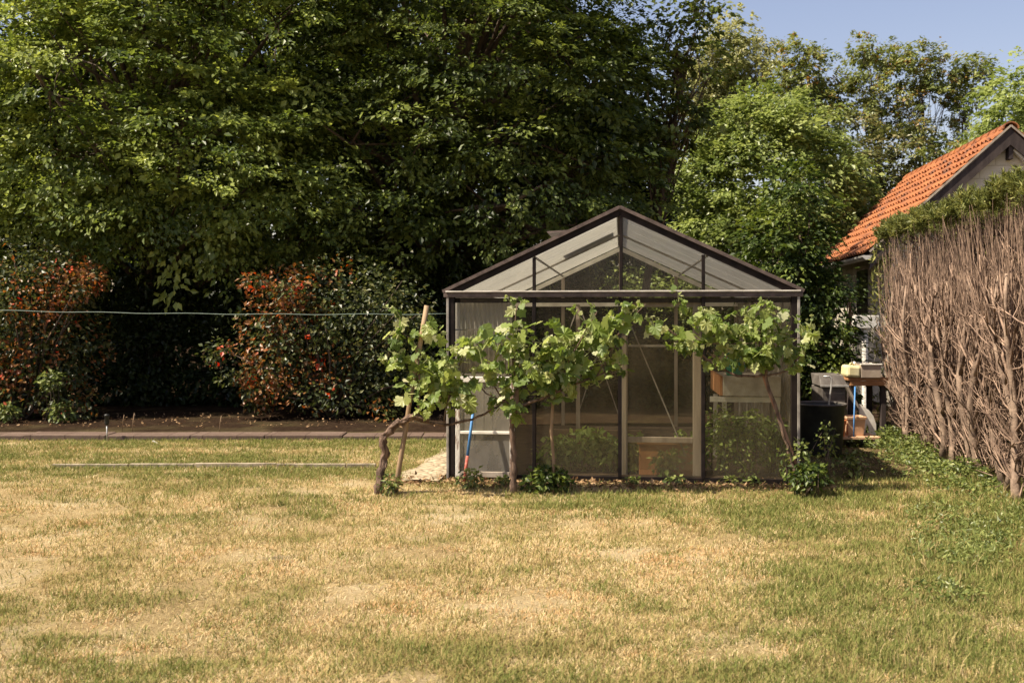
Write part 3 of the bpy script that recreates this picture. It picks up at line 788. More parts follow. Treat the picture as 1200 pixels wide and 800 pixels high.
# rear frame
for x in px_posts:
    MB().box((x, GL, roof_z(x)/2-.015), (.045, .045, roof_z(x)-.03)).build('rear_post', M['greywood'], gh, True)
MB().box((0, GL-.01, HE-.03), (2*HW, .06, .075)).build('rear_beam', M['white'], gh, True)
for s in (-1, 1):
    MB().beam((s*(HW+.05), .0, HE-.005), (0, .0, HR+.018), .07, .042, (0, 1, 0)).build('verge', M['frame_dark'], gh, True)
    MB().beam((s*(HW+.06), -.0, HE+.03), (0, -.0, HR+.055), .03, .082, (0, 1, 0)).build('verge_cap', M['verge'], gh, True)
    MB().beam((s*(HW), GL, HE-.02), (0, GL, HR-.02), .055, .05, (0, 1, 0)).build('rear_rafter', M['white'], gh, True)
    MB().beam((s*HW, .05, HE), (s*HW, GL, HE), .05, .06).build('side_eave', M['alu'], gh, True)
    MB().beam((s*HW*.5, .05, roof_z(HW*.5)-.02), (s*HW*.5, GL, roof_z(HW*.5)-.02), .016, .016).build('purlin', M['alu'], gh, True)
    MB().beam((s*HW, .05, .05), (s*HW, GL, .05), .05, .1).build('base_rail', M['frame_dark'], gh, True)
    nb = 6
    for k in range(1, nb):
        y = GL*k/nb
        MB().box((s*(HW-.004), y, HE/2+.03), (.028, .028, HE-.12)).build('side_bar', M['alu'], gh, True)
        if k == 3: MB().beam((s*(HW-.02), y, HE+.02), (s*.01, y, HR-.015), .022, .026, (0, 1, 0)).build('rafter', M['alu'], gh, True)
    for k in range(nb):
        y0 = GL*k/nb+.018; y1 = GL*(k+1)/nb-.018
        MB().prism([(s*HW, y0, .1), (s*HW, y1, .1), (s*HW, y1, HE-.03), (s*HW, y0, HE-.03)], (s*.004, 0, 0)).build('side_pane', M['white_side'] if (s < 0 and k == 0) else M['milky'], gh, True)
        MB().prism([(s*HW, y0, HE+.034), (s*HW, y1, HE+.034), (s*.02, y1, HR+.012), (s*.02, y0, HR+.012)], (0, 0, .004)).build('roof_pane', M['white_roof'], gh, True)
MB().beam((0, .0, HR+.035), (0, GL, HR+.035), .07, .045).build('ridge', M['verge'], gh, True)
MB().box((0, .0, .03), (2*HW, .05, .05)).build('base_rail', M['frame_dark'], gh, True)
# roof vent, open on the left slope
vy0, vy1 = 1.9, 2.7
MB().prism([(-.80, vy0, roof_z(.80)+.36), (-.80, vy1, roof_z(.80)+.36), (-.10, vy1, roof_z(.10)+.07), (-.10, vy0, roof_z(.10)+.07)], (-.012, 0, .02)).build('roof_vent', M['verge'], gh, True)
MB().tube([(-.55, 2.3, roof_z(.55)+.02), (-.60, 2.3, roof_z(.60)+.27)], .008, 6).build('vent_arm', M['alu'], gh, True)
# front panes
gy = .006
for k in range(4):
    x0, x1 = px_posts[k]+.022, px_posts[k+1]-.022
    if k == 0: x0 += .05
    MB().prism([(x0, gy, .06), (x1, gy, .06), (x1, gy, HE-.03), (x0, gy, HE-.03)], (0, .004, 0)).build('pane', M['glass'], gh, True)
    a, b = px_posts[k]+.016, px_posts[k+1]-.016
    pts = [(a, gy, HE+.04), (b, gy, HE+.04), (b, gy, max(roof_z(b)-.035, HE+.045)), (a, gy, max(roof_z(a)-.035, HE+.045))]
    MB().prism(pts, (0, .004, 0)).build('gable_pane', M['glass_gable'], gh, True)
    MB().prism([(x0, GL, .06), (x1, GL, .06), (x1, GL, HE-.07), (x0, GL, HE-.07)], (0, .004, 0)).build('rear_pane', M['glass_gable'], gh, True)
    pts = [(a+.02, GL, HE+.02), (b-.02, GL, HE+.02), (b-.02, GL, max(roof_z(b)-.05, HE+.025)), (a+.02, GL, max(roof_z(a)-.05, HE+.025))]
    MB().prism(pts, (0, .004, 0)).build('rear_pane', M['glass_gable'], gh, True)
# wooden door in the third bay
door = MB().box((.035, .075, .86), (.075, .04, 1.60)).box((.70, .075, .86), (.075, .04, 1.60)).box((.3675, .075, 1.63), (.588, .04, .06)).box((.3675, .075, .385), (.588, .04, .05)).build('door', M['greywood'], gh, True, bevel=.004)
MB().box((.3675, .078, 1.245), (.585, .03, .018)).build('glazing_rail', M['alu'], door, True)
MB().beam((.09, .115, 1.46), (.60, .115, .24), .012, .034, (0, 1, 0)).build('brace', M['alu'], door, True)
MB().box((.3675, .08, .235), (.585, .006, .25)).build('kick_pane', M['glass'], door, True)
# peeling framed screen door leaning in the first bay
sd = MB().box((-1.237, -.045, .06), (.460, .028, .05)).build('screen_door', M['greywood'], gh, True, bevel=.003)
for xx in (-1.49, -.985): MB().box((xx, -.045, .50), (.042, .03, .94)).build('stile', M['peelwhite'], sd, True, bevel=.003)
MB().box((-1.237, -.045, .445), (.460, .028, .026)).build('rail', M['white'], sd, True, bevel=.003)
MB().box((-1.237, -.045, .935), (.460, .03, .05)).build('rail', M['white'], sd, True, bevel=.003)
MB().box((-1.237, -.04, .255), (.460, .003, .35)).build('sheet', M['milky'], sd, True)
MB().box((-1.237, -.04, .68), (.460, .003, .45)).build('sheet', M['milky'], sd, True)
MB().box((-1.19, .03, 1.39), (.72, .012, .014)).build('cross_bar', M['alu'], gh, True)
# vertical whitewashed strips hanging inside the first bay
def curtain():
    mb = MB(); n = 60; vs = []; fs = []
    for i in range(n+1):
        x = -1.52+.52*i/n; y = .10+.012*math.sin(i*1.25)+.006*math.sin(i*.5)
        vs += [(x, y, .98), (x, y, 1.64)]
    for i in range(n): fs.append((2*i, 2*i+2, 2*i+3, 2*i+1))
    mb.add(vs, fs); o = mb.build('curtain', M['white_side'], gh, True, smooth=True)
    so_ = o.modifiers.new('thick', 'SOLIDIFY'); so_.thickness = .003
curtain()
# diagonal rear braces
for (a, b) in (((-.28, 3.2, 1.05), (-.52, 3.2, .30)), ((-.28, 3.2, 1.05), (-.02, 3.2, .30)), ((-.52, 3.2, 1.64), (-.66, 3.2, 1.25)), ((-.50, 3.2, 1.64), (-.36, 3.2, 1.25))):
    MB().beam(a, b, .012, .028, (0, 1, 0)).build('brace', M['alu'], gh, True)
MB().box((-.52, 3.2, .83), (.05, .05, 1.66)).build('inner_post', M['greywood'], gh, True)
# floor soil
MB().box((0, GL/2, .004), (2*HW-.06, GL-.06, .03)).build('soil_floor', M['soil'], gh, True)

# things standing inside
def inside(name, lb, cat, x, y, z=.02): return thing(name, lb, cat, tuple(gw(x, y, z)), GR)
t = inside('plank', 'tan wooden board edging the bed inside the greenhouse, behind the second bay', 'board', -.25, 1.05)
MB().box((0, 0, .17), (.95, .04, .34)).build('board', M['tanboard'], t, True, bevel=.004)
for x in (-.42, .42): MB().box((x, .045, .15), (.05, .05, .30)).build('peg', M['greywood'], t, True)
t = inside('planter_box', 'orange brown trough standing behind the greenhouse door', 'planter', .44, .34)
MB().box((0, 0, .16), (.52, .02, .32)).box((0, .26, .16), (.52, .02, .32)).box((-.25, .13, .16), (.02, .24, .32)).box((.25, .13, .16), (.02, .24, .32)).build('box', M['orangeboard'], t, True, bevel=.004)
MB().box((0, .13, .26), (.478, .238, .02)).build('soil', M['soil'], t, True)
MB().box((0, -.014, .305), (.56, .03, .03)).build('rim', M['orangewood'], t, True, bevel=.004)
t = inside('potting_bench', 'grey potting bench with orange wooden side inside the right end of the greenhouse', 'bench', 1.25, .55)
MB().box((.0, .0, .83), (.54, .03, .19)).build('front_panel', M['ledge'], t, True, bevel=.004)
MB().box((-.285, .5, .83), (.03, .97, .19)).build('side_panel', M['orangeboard'], t, True, bevel=.004)
MB().box((.01, .5, .90), (.54, .94, .02)).build('bench_top', M['greywood'], t, True)
MB().box((-.06, .03, .70), (.66, .03, .05)).build('rail', M['white'], t, True)
for x, y in ((-.25, .04), (.25, .04), (-.25, .95), (.25, .95)): MB().box((x, y+.02, .345), (.04, .04, .66)).build('leg', M['white'], t, True)
t = inside('watering_can', 'green plastic watering can on the potting bench in the greenhouse', 'watering can', 1.12, .85, .93)
MB().lathe((0, 0, 0), [(.0, .0), (.075, .0), (.08, .02), (.075, .17), (.05, .2), (.045, .2)], 18).build('body', M['green_plastic'], t, True, smooth=True)
MB().tube([(.07, 0, .05), (.15, 0, .16), (.19, 0, .24)], [.018, .014, .02], 8).build('spout', M['green_plastic'], t, True, smooth=True)
MB().tube([(-.07, 0, .05), (-.13, 0, .12), (-.07, 0, .22), (.03, 0, .2)], .009, 8).build('handle', M['green_plastic'], t, True, smooth=True)
# crop plants behind the glass
def crop(lb, x, y, h, rad, n, size, seed, mat='leaf_tomato'):
    p = gw(x, y, .02)
    shrub('crop_plant', lb, 'plant', tuple(p), [(p.x, p.y, .02+h*.5, rad, rad, h*.5), (p.x+.05, p.y, .02+h*.7, rad*.7, rad*.7, h*.3)], n, size, M[mat], seed, stems=8, group='crops inside the greenhouse', rs=.006)
crop('leafy crop plant inside, left of the second front pane', -.62, .55, .34, .20, 260, .085, 201)
crop('leafy crop plant inside, behind the thin vine stem', -.34, .6, .40, .22, 330, .085, 202)
crop('leafy crop plant inside, left of the middle post', -.12, .55, .34, .16, 240, .08, 203)
crop('dark leafy crop plant inside, at the left foot of the door', .12, .5, .38, .13, 220, .085, 204)
crop('leafy crop plant inside, before the right side of the orange trough', .55, .45, .40, .14, 230, .085, 205)
crop('low leafy crop plant inside, right in front of the orange brown trough', .40, .22, .24, .13, 170, .075, 209)
crop('tall feathery crop plant inside, left of the right bay', .95, .5, .66, .20, 620, .055, 206)
crop('tall feathery crop plant inside, in the middle of the right bay', 1.2, .42, .62, .22, 620, .055, 207)
crop('tall feathery crop plant inside, in the right corner of the greenhouse', 1.45, .5, .55, .18, 420, .055, 208)

# ------------------------------------------------------------------ grapevines
def vine(label, seed, trunk_path, trunk_r, canes, blobs, n, size, Y):
    r = np.random.default_rng(seed); rr = random.Random(seed)
    base = at(*trunk_path[0][:2], trunk_path[0][2]); base.z = 0
    t = thing('grapevine', label, 'grapevine', tuple(base), group='grapevines trained before the greenhouse')
    def densify(path, k, jit):
        out = []
        P = [at(*p) for p in path]
        for i in range(len(P)-1):
            a0 = P[max(i-1, 0)]; a1 = P[i]; a2 = P[i+1]; a3 = P[min(i+2, len(P)-1)]
            for j in range(k):
                u = j/k
                q = .5*((2*a1)+(a2-a0)*u+(2*a0-5*a1+4*a2-a3)*u*u+(3*a1-a0-3*a2+a3)*u**3)
                out.append(q+Vector((rr.uniform(-jit, jit), rr.uniform(-jit, jit), rr.uniform(-jit, jit))))
        out.append(P[-1]); return out
    mb = MB()
    tp = densify(trunk_path, 5, .009); tp[0].z = -.03
    mb.tube(tp, [trunk_r*(1.15-.35*i/len(tp))*rr.uniform(.72, 1.28) for i in range(len(tp))], 9)
    for side in range(3 if trunk_r > .025 else 1):      # twisted strands of bark
        ph = side*2.1
        q = [p+Vector((math.cos(ph+i*.22)*trunk_r*.75, math.sin(ph+i*.22)*trunk_r*.75, 0)) for i, p in enumerate(tp)]
        mb.tube(q, [trunk_r*.42*rr.uniform(.7, 1.2) for _ in q], 6)
    mb.build('trunk', M['vinebark'], t, smooth=True)
    for cpath, rad in canes:
        cp = densify(cpath, 5, .006)
        MB().tube(cp, [rad*(1-.5*i/len(cp))*rr.uniform(.85, 1.15) for i in range(len(cp))], 7).build('cane', M['vinebark'], t, smooth=True)
    B = []
    for (px, py, rx, ry, wgt) in blobs:
        px += rr.uniform(-5, 5); py += rr.uniform(-5, 5)
        p = at(px, py, Y+rr.uniform(-.06, .06)); s = 1.12*Y/F
        B.append((p.x, p.y, p.z, rx*s, .16+.04*rr.random(), ry*s, wgt))
    B = np.array(B)
    wts = B[:, 3]*B[:, 5]*B[:, 6]; wts /= wts.sum()
    idx = r.choice(len(B), n, p=wts)
    d = unit(r.normal(size=(n, 3))); rho = r.random(n)**.5
    pos = B[idx, :3]+d*B[idx, 3:6]*rho[:, None]
    nrm = d*.45+np.array([-.22, -.38, .65])+r.normal(size=(n, 3))*.65
    tip = d*.5+r.normal(size=(n, 3))*.55+np.array([0, 0, -.55])
    sz = size*(.36+.80*r.random(n)**1.3)
    # petioles
    st = MB(); tips = []
    for k in range(0, n, 3):
        p = Vector(pos[k]); c = Vector(B[idx[k], :3])
        st.tube([p, p.lerp(c, .45)+Vector((0, 0, -.02))], [.0022, .003], 4, cap=False)
    for k in range(max(8, n//20)):
        b = B[rr.randrange(len(B))]
        s = Vector(b[:3])+Vector((rr.uniform(-.5, .5)*b[3], 0, 0)); e = s+Vector((rr.uniform(-.14, .14), rr.uniform(-.08, .05), b[5]*rr.uniform(.7, 1.5)))
        m = s.lerp(e, .55)+Vector((rr.uniform(-.04, .04), 0, .03))
        st.tube([s, m, e], [.006, .004, .0018], 5, cap=False)
        tips.append((s, m, e))
    st.build('shoots', M['leaf_shoot'], t)['kind'] = 'stuff'
    ep = []; es = []
    for (s, m, e) in tips:
        for q in range(6):
            f = .25+.75*q/5
            p = s.lerp(m, f*2) if f < .5 else m.lerp(e, f*2-1)
            ep.append(p+Vector((rr.uniform(-.03, .03), rr.uniform(-.03, .03), rr.uniform(-.02, .02)))); es.append(size*rr.uniform(.35, .8)*(1.1-.7*f))
    ep = np.array(ep); k2 = len(ep)
    pos = np.vstack([pos, ep]); sz = np.concatenate([sz, es]); n = n+k2
    nrm = np.vstack([nrm, np.array([-.25, -.45, .6])+r.normal(size=(k2, 3))*.6]); tip = np.vstack([tip, r.normal(size=(k2, 3))+np.array([0, 0, -.2])])
    cloud('foliage', pos, nrm, tip, sz, np.clip(r.beta(1.4, 1.4, n), 0, 1), GRAPE, M['leaf_vine'], t, widths=r.uniform(.7, 1.15, n), curl=r.uniform(-.6, 3.2, n))
    return t
M['leaf_shoot'] = pmat('green_shoot', (.16, .20, .07), (.30, .30, .13), 20, .6, bump=0)
VY = 8.5
vine('grapevine with thick twisted trunk left of the greenhouse, leaning to the tilted stake', 301,
     [(443, 578, VY), (446, 556, VY), (451, 534, VY+.03), (450, 514, VY), (462, 499, VY-.02), (470, 494, VY), (486, 488, VY), (500, 492, VY)], .033,
     [([(482, 489, VY), (520, 497, VY+.05), (560, 488, VY+.05), (592, 470, VY)], .014), ([(490, 488, VY), (492, 450, VY), (488, 405, VY)], .010), ([(520, 495, VY), (530, 450, VY+.05), (545, 410, VY+.05)], .009),
      ([(592, 470, VY), (570, 460, VY), (548, 440, VY)], .007)],
     [(497, 395, 20, 18, 1), (484, 425, 16, 22, 1), (508, 440, 28, 26, 1.1), (530, 432, 26, 36, 1.1), (550, 408, 16, 14, .8), (500, 468, 26, 20, 1), (475, 455, 14, 16, .8), (538, 465, 24, 20, 1), (462, 405, 12, 14, .8), (470, 375, 8, 8, .5), (468, 430, 10, 14, .7), (565, 395, 10, 14, .5)],
     270, .150, VY)
vine('grapevine with shaggy upright trunk and the widest crown, before the second bay', 302,
     [(601, 572, VY), (603, 540, VY), (600, 510, VY), (603, 480, VY), (606, 455, VY)], .024,
     [([(603, 478, VY), (640, 465, VY), (680, 448, VY), (735, 425, VY)], .013), ([(606, 455, VY), (600, 410, VY), (606, 358, VY)], .008), ([(650, 462, VY), (668, 420, VY), (700, 365, VY)], .008), ([(700, 440, VY), (722, 395, VY), (757, 356, VY)], .007), ([(603, 480, VY), (580, 455, VY), (568, 430, VY)], .008)],
     [(597, 405, 26, 30, 1), (640, 400, 30, 26, 1.1), (625, 438, 38, 26, 1.2), (672, 420, 34, 30, 1.2), (702, 398, 28, 26, 1.1), (712, 425, 22, 22, .9), (600, 470, 26, 22, 1), (645, 462, 26, 14, .9), (728, 377, 20, 12, .9), (745, 362, 10, 6, .6), (607, 365, 10, 10, .6), (575, 430, 16, 22, .8), (684, 450, 22, 12, .7), (690, 372, 10, 12, .5)],
     430, .158, VY)
vine('grapevine spreading over the right end of the greenhouse front', 303,
     [(936, 572, VY), (925, 530, VY), (912, 490, VY), (900, 450, VY), (896, 432, VY)], .015,
     [([(896, 440, VY), (865, 440, VY), (835, 425, VY), (795, 395, VY), (770, 378, VY)], .012), ([(896, 440, VY), (925, 432, VY), (940, 410, VY)], .010), ([(893, 435, VY), (890, 400, VY), (895, 352, VY)], .007), ([(835, 402, VY), (880, 402, VY), (945, 396, VY)], .006)],
     [(832, 378, 24, 11, 1), (797, 385, 20, 8, .8), (772, 380, 10, 8, .6), (858, 396, 30, 16, 1), (890, 415, 32, 18, 1.1), (905, 388, 22, 18, .9), (928, 408, 16, 20, .9), (893, 360, 10, 13, .7), (944, 386, 12, 14, .7), (815, 406, 26, 11, .8), (800, 355, 6, 8, .5), (850, 425, 26, 10, .7), (917, 375, 10, 12, .6), (935, 425, 12, 14, .6), (870, 372, 12, 10, .5), (765, 377, 8, 6, .5), (790, 400, 10, 8, .5)],
     430, .132, VY)
# thin bare vine stem
t = thing('vine_stem', 'slender bare stem standing upright in front of the second greenhouse bay', 'vine', tuple(at(648, 565, VY+.03).xy)+(0,))
MB().tube([at(647, 580, VY+.03), at(649, 540, VY+.03), at(646, 505, VY+.03), at(648, 470, VY+.03), at(644, 455, VY+.03)], [.016, .014, .014, .013, .009], 8).build('stem', M['stake'], t, smooth=True)
MB().tube([at(648, 470, VY+.03), at(654, 458, VY+.03)], [.009, .005], 6).build('fork', M['stake'], t, smooth=True)

def stake(label, a, b, r0, mat, group='stakes holding the vines'):
    pa, pb = at(*a), at(*b)
    t = thing('wooden_stake', label, 'stake', (pa.x, pa.y, 0), group=group)
    rr = random.Random(int(a[0]))
    n = 7
    path = [pa.lerp(pb, i/(n-1))+Vector((rr.uniform(-.004, .004), rr.uniform(-.004, .004), 0)) for i in range(n)]
    path[0].z = -.05
    MB().tube(path, [r0*rr.uniform(.9, 1.1) for _ in path], 8).build('pole', M[mat], t, smooth=True)
    d = (pb-pa)
    tie = pa+d*.62
    MB().lathe(tie, [(r0*1.35, -.008), (r0*1.5, 0), (r0*1.35, .008)], 12).build('tie', M['leaf_shoot'], t, smooth=True)
stake('tilted wooden stake beside the thick twisted vine trunk, rising above its leaves', (462, 578, VY-.02), (500, 358, VY+.06), .021, 'stake')
stake('reddish leaning stake under the right grapevine', (943, 572, VY+.02), (890, 425, VY+.02), .017, 'stake_red')

# broom leaning on the screen door
p0 = at(544, 564, 8.95); p1 = at(556, 470, 9.1)
t = thing('broom_handle', 'blue and red broom handle leaning against the peeling screen door', 'broom handle', (p0.x, p0.y, 0))
pm = p0.lerp(p1, .32)
MB().tube([pm, p1], [.013, .013], 10).build('blue_shaft', M['blue'], t, smooth=True)
MB().tube([p0, pm+(p0-pm)*.01], [.015, .0145], 10).build('red_grip', M['redhandle'], t, smooth=True)

# ------------------------------------------------------------------ green wire
t_pts = []
for i in range(41):
    f = i/40; px = -60+(524+60)*f
    py = 362.5+5.5*f+2.6*math.sin(math.pi*f)*.9
    t_pts.append(at(px, py+.5*math.sin(i*.9), 9.55-.3*f))
wob = MB().tube(t_pts, .0034, 6)
tag(wob.build('garden_wire', M['wire'], smooth=True), 'thin green wire stretched across the shrubs to the greenhouse corner', 'wire')

# ------------------------------------------------------------------ edging, path, strip
ed = MB()
rr = random.Random(5)
x = -13.0
while x < -.66:
    L = rr.uniform(.9, 1.05)
    ed.box((x+L/2, 12.34+rr.uniform(-.012, .012), .012+rr.uniform(-.006, .006)), (L-.006, .36, .10), Matrix.Rotation(rr.uniform(-.006, .006), 3, 'Z') @ Matrix.Rotation(rr.uniform(-.006, .006), 3, 'Y'))
    x += L
tag(ed.build('edging', M['brick'], bevel=.010), 'long low strip of brownish slabs between the back lawn and the shrub bed', 'edging')
st = MB()
x = -4.62
while x < -1.4:
    L = rr.uniform(.6, .9); L = min(L, -1.36-x)
    st.box((x+L/2, 10.0+rr.uniform(-.012, .012)-.004*(x+3), .014+rr.uniform(-.004, .004)), (L-.01, .045, .05)); x += L
tag(st.build('edging_strip', M['stone'], bevel=.006), 'narrow pale stone strip laid flush in the back lawn', 'edging')
# sandy cobbled path left of the greenhouse
def make_path():
    mb = MB(); n = 24; vs = []; fs = []
    r2 = random.Random(2)
    for i in range(n+1):
        v = -.22+i*.2
        a = gw(-1.64, v, .022); b = gw(-2.06+.035*v+r2.uniform(-.05, .05), v, .014)
        c = gw(-1.85, v, .03)
        vs += [b, c, a]
    for i in range(n):
        for k in (0, 1): fs.append((3*i+k, 3*i+k+1, 3*i+k+4, 3*i+k+3))
    mb.add(vs, fs); tag(mb.build('path', M['path'], smooth=True), kind='structure')
make_path()
# little ground lamp and thin canes in the bed
p = at(126, 514, 12.1)
t = thing('garden_lamp', 'small black stake light standing at the kerb edging on the left', 'lamp', (p.x, 12.08, 0))
MB().tube([(p.x, 12.08, -.02), (p.x, 12.08, .2)], .008, 8).build('stem', M['metal'], t, smooth=True)
MB().lathe((p.x, 12.08, .2), [(.0, .0), (.022, .0), (.026, .02), (.026, .10), (.034, .105), (.030, .125), (0, .132)], 14).build('lamp_head', M['black'], t, smooth=True)
for px, top, lb in ((143, 486, 'thin short cane just right of the stake light'), (155, 484, 'thin leaning cane, second right of the stake light'), (257, 487, 'thin cane in the bed left of the round red-tipped bush')):
    p = at(px, 500, 12.6); q = at(px+2.5, top, 12.6)
    t = MB().tube([(p.x, p.y, .05), tuple(p.lerp(q, .5)), tuple(q)], .005, 6).build('garden_cane', M['stake'], smooth=True)
    tag(t, lb, 'cane', 'canes stuck in the shrub bed')
p = at(182, 519, 11.9)
tag(MB().box((p.x, p.y, .012), (.07, .035, .012), Matrix.Rotation(.5, 3, 'Y')).build('paper_scrap', M['white'], bevel=.003), 'white scrap lying on the back lawn before the kerb edging', 'litter')

# ------------------------------------------------------------------ house
HYn = 16.2
hx = at(1184, 151, HYn).x
HRz = at(1184, 151, HYn).z; HEz = at(1184, 296, HYn).z; HWd = (1184-1025)/F*HYn; HL = 5.9
house = thing('house', 'small rendered house with bright orange tiled gable roof behind the bare hedge', 'house', (hx, HYn, 0), -math.atan2(.12, 1))
slope = (HRz-HEz)/HWd
ov = .17     # overhangs
wx = HWd-.40
def hz(x): return HRz-slope*abs(x)
wall = MB()
wt_ = .2
wall.prism([(-wx, ov, 0), (wx, ov, 0), (wx, ov, hz(wx)-.16), (0, ov, HRz-.18), (-wx, ov, hz(wx)-.16)], (0, wt_, 0))
wall.build('gable_wall', M['block'], house, True); wall = MB()
wall.prism([(-wx, HL-ov, 0), (wx, HL-ov, 0), (wx, HL-ov, hz(wx)-.16), (0, HL-ov, HRz-.18), (-wx, HL-ov, hz(wx)-.16)], (0, -wt_, 0))
wall.build('gable_wall', M['block'], house, True)
for s in (-1, 1): MB().box((s*(wx-wt_/2), HL/2, (hz(wx)-.17)/2), (wt_, HL-2*ov-2*wt_-.002, hz(wx)-.17)).build('side_wall', M['render'], house, True)
# tiled slopes as real pantile relief
def slope_mesh(s):
    SL = math.hypot(HWd, HRz-HEz); courses = 11; wl = .19
    nw = int(HL/wl); per = 8
    nx_ = nw*per
    nrmv = Vector((s*(HRz-HEz), 0, HWd)).normalized(); dn = Vector((s*HWd, 0, -(HRz-HEz))).normalized()
    top = Vector((0, 0, HRz))
    vs = []; fs = []
    rows = []
    r3 = random.Random(4)
    for c in range(courses):
        rows += [(c/courses, .0, c), ((c+1)/courses+.012, .042, c)]
    jit = {}
    for ri, (f, lift, c) in enumerate(rows):
        for i in range(nx_+1):
            y = HL*i/nx_; ph = (i % per)/per
            col = i//per
            jj = jit.setdefault((c, col), r3.uniform(-.008, .008))
            prof = .023*math.sin(2*math.pi*ph)+.008*math.sin(4*math.pi*ph)
            vs.append(top+dn*(SL*f)+nrmv*(.03+lift+prof+jj)+Vector((0, y, 0)))
    n = nx_+1
    for k in range(len(rows)-1):
        for i in range(nx_): fs.append((k*n+i, k*n+i+1, (k+1)*n+i+1, (k+1)*n+i))
    mb = MB(); mb.add(vs, fs); return mb
roofs = []
for s in (-1, 1):
    o = slope_mesh(s).build('roof', M['tile'], house, True); roofs.append(o)
    md = o.modifiers.new('thick', 'SOLIDIFY'); md.thickness = .02
    # boards under the tiles
    a = (s*HWd*.995, .02, HEz-.045); b = (0, .02, HRz-.045)
    MB().prism([(s*HWd*.99, .04, HEz-.05), (s*HWd*.99, HL-.04, HEz-.05), (0, HL-.04, HRz-.05), (0, .04, HRz-.05)], (0, 0, .03)).build('roof_deck', M['darkwood'], house, True)
    MB().beam((s*(HWd-.0), -.012, HEz-.10), (0, -.012, HRz-.10), .05, .26, (0, 1, 0)) if False else None
    bb = MB().prism([(s*HWd, -.012, HEz-.01), (0, -.012, HRz+.01), (0, -.012, HRz-.26), (s*HWd, -.012, HEz-.25)], (0, .035, 0)).build('bargeboard', M['darkwood'], house, True)
    MB().beam((s*(HWd+.01), -.03, HEz+.03), (0, -.03, HRz+.05), .03, .014, (0, 1, 0)).build('verge_strip', M['greywood'], house, True)
    MB().prism([(s*(HWd-.01), HL+.012, HEz-.01), (0, HL+.012, HRz+.05), (0, HL+.012, HRz-.26), (s*(HWd-.01), HL+.012, HEz-.25)], (0, -.035, 0)).build('bargeboard', M['gutter'], house, True)
    # half round gutter
    g = MB(); vs = []; fs = []
    m_ = 9
    for yy in (-.05, HL+.05):
        for k in range(m_):
            a_ = math.pi*k/(m_-1)
            vs.append((s*(HWd+.05)+.075*math.cos(a_), yy, HEz-.03-.075*math.sin(a_)))
    for k in range(m_-1): fs.append((k, k+1, m_+k+1, m_+k))
    fs.append(tuple(range(m_))); g.add(vs, fs)
    o = g.build('gutter', M['gutter'], house, True); md = o.modifiers.new('thick', 'SOLIDIFY'); md.thickness = .006
rd = MB(); k = 0; yy = -.04
while yy < HL:
    rd.lathe((0, 0, 0), [], 3) if False else None
    vs = []; m_ = 9
    for (y2, r2) in ((yy, .13), (yy+.40, .105)):
        for q in range(m_):
            a_ = math.pi*q/(m_-1); vs.append((r2*math.cos(a_), y2, HRz+.0+r2*math.sin(a_)*.9))
    rd.add(vs, [(q, q+1, m_+q+1, m_+q) for q in range(m_-1)]); yy += .36
o = rd.build('ridge_tiles', M['tile'], house, True, smooth=False); md = o.modifiers.new('thick', 'SOLIDIFY'); md.thickness = .02
# gable post/brace under the verge
MB().box((.02, .16, HRz-.34), (.07, .28, .30)).build('ridge_bracket', M['darkwood'], house, True, bevel=.005)
MB().beam((.08, .10, HRz-.32), (1.5, .10, hz(1.5)-.34), .06, .10, (0, 1, 0)).build('gable_brace', M['white'], house, True)
# window shutter, white sill beam and post on the left wall
win = MB().box((-wx-.02, 2.1, 1.95), (.06, 1.0, .95)).build('window', M['greywood'], house, True, bevel=.006)
MB().box((-wx-.055, 2.1, 1.97), (.012, .86, .80)).build('pane', M['windowglass'], win, True)

# lean-to beam and post beside the house wall (white painted)
pa = at(1002, 377, 14.9)
t = thing('porch_frame', 'white painted beam on a ribbed white post beside the house wall', 'porch', (pa.x+.12, 14.9, 0))
MB().box((pa.x+.15, 14.9, pa.z-.0), (.36, .16, .19)).build('beam', M['white'], t, bevel=.006)
pp = at(1013.5, 390, 14.9)
prof = []
zz = .0
while zz < pa.z-.10:
    prof += [(.044, zz), (.044, zz+.06), (.038, zz+.068)]; zz += .075
MB().lathe((pp.x, 14.9, 0), prof+[(.044, pa.z-.09)], 12).build('post', M['white'], t, smooth=False)

# ------------------------------------------------------------------ clutter by the house
WY = 12.2
def wz(py, Y=WY): return at(0, py, Y).z
def wxp(px, Y=WY): return at(px, 0, Y).x
# workbench
x0, x1 = wxp(992), wxp(1040)
t = thing('workbench', 'rough garden workbench with reddish top beside the hedge end', 'workbench', ((x0+x1)/2, WY+.2, 0))
zt = wz(442)
MB().box(((x0+x1)/2, WY+.25, zt-.02), (x1-x0, .6, .035)).build('bench_top', M['orangewood'], t, bevel=.005)
MB().box(((x0+x1)/2, WY-.03, zt-.07), (x1-x0-.06, .03, .06)).build('apron', M['orangewood'], t, bevel=.004)
for xx, yy in ((x0+.05, WY+.02), (x1-.05, WY+.02), (x0+.05, WY+.48), (x1-.05, WY+.48)):
    MB().box((xx, yy, (zt-.04)/2), (.06, .06, zt-.04)).build('leg', M['darkwood'], t, bevel=.004)
a = at(984, 439, WY-.08); b = at(1008, 482, WY-.08)
MB().beam(a, b, .03, .075, (0, 1, 0)).build('strut', M['greywood'], t, bevel=.004)
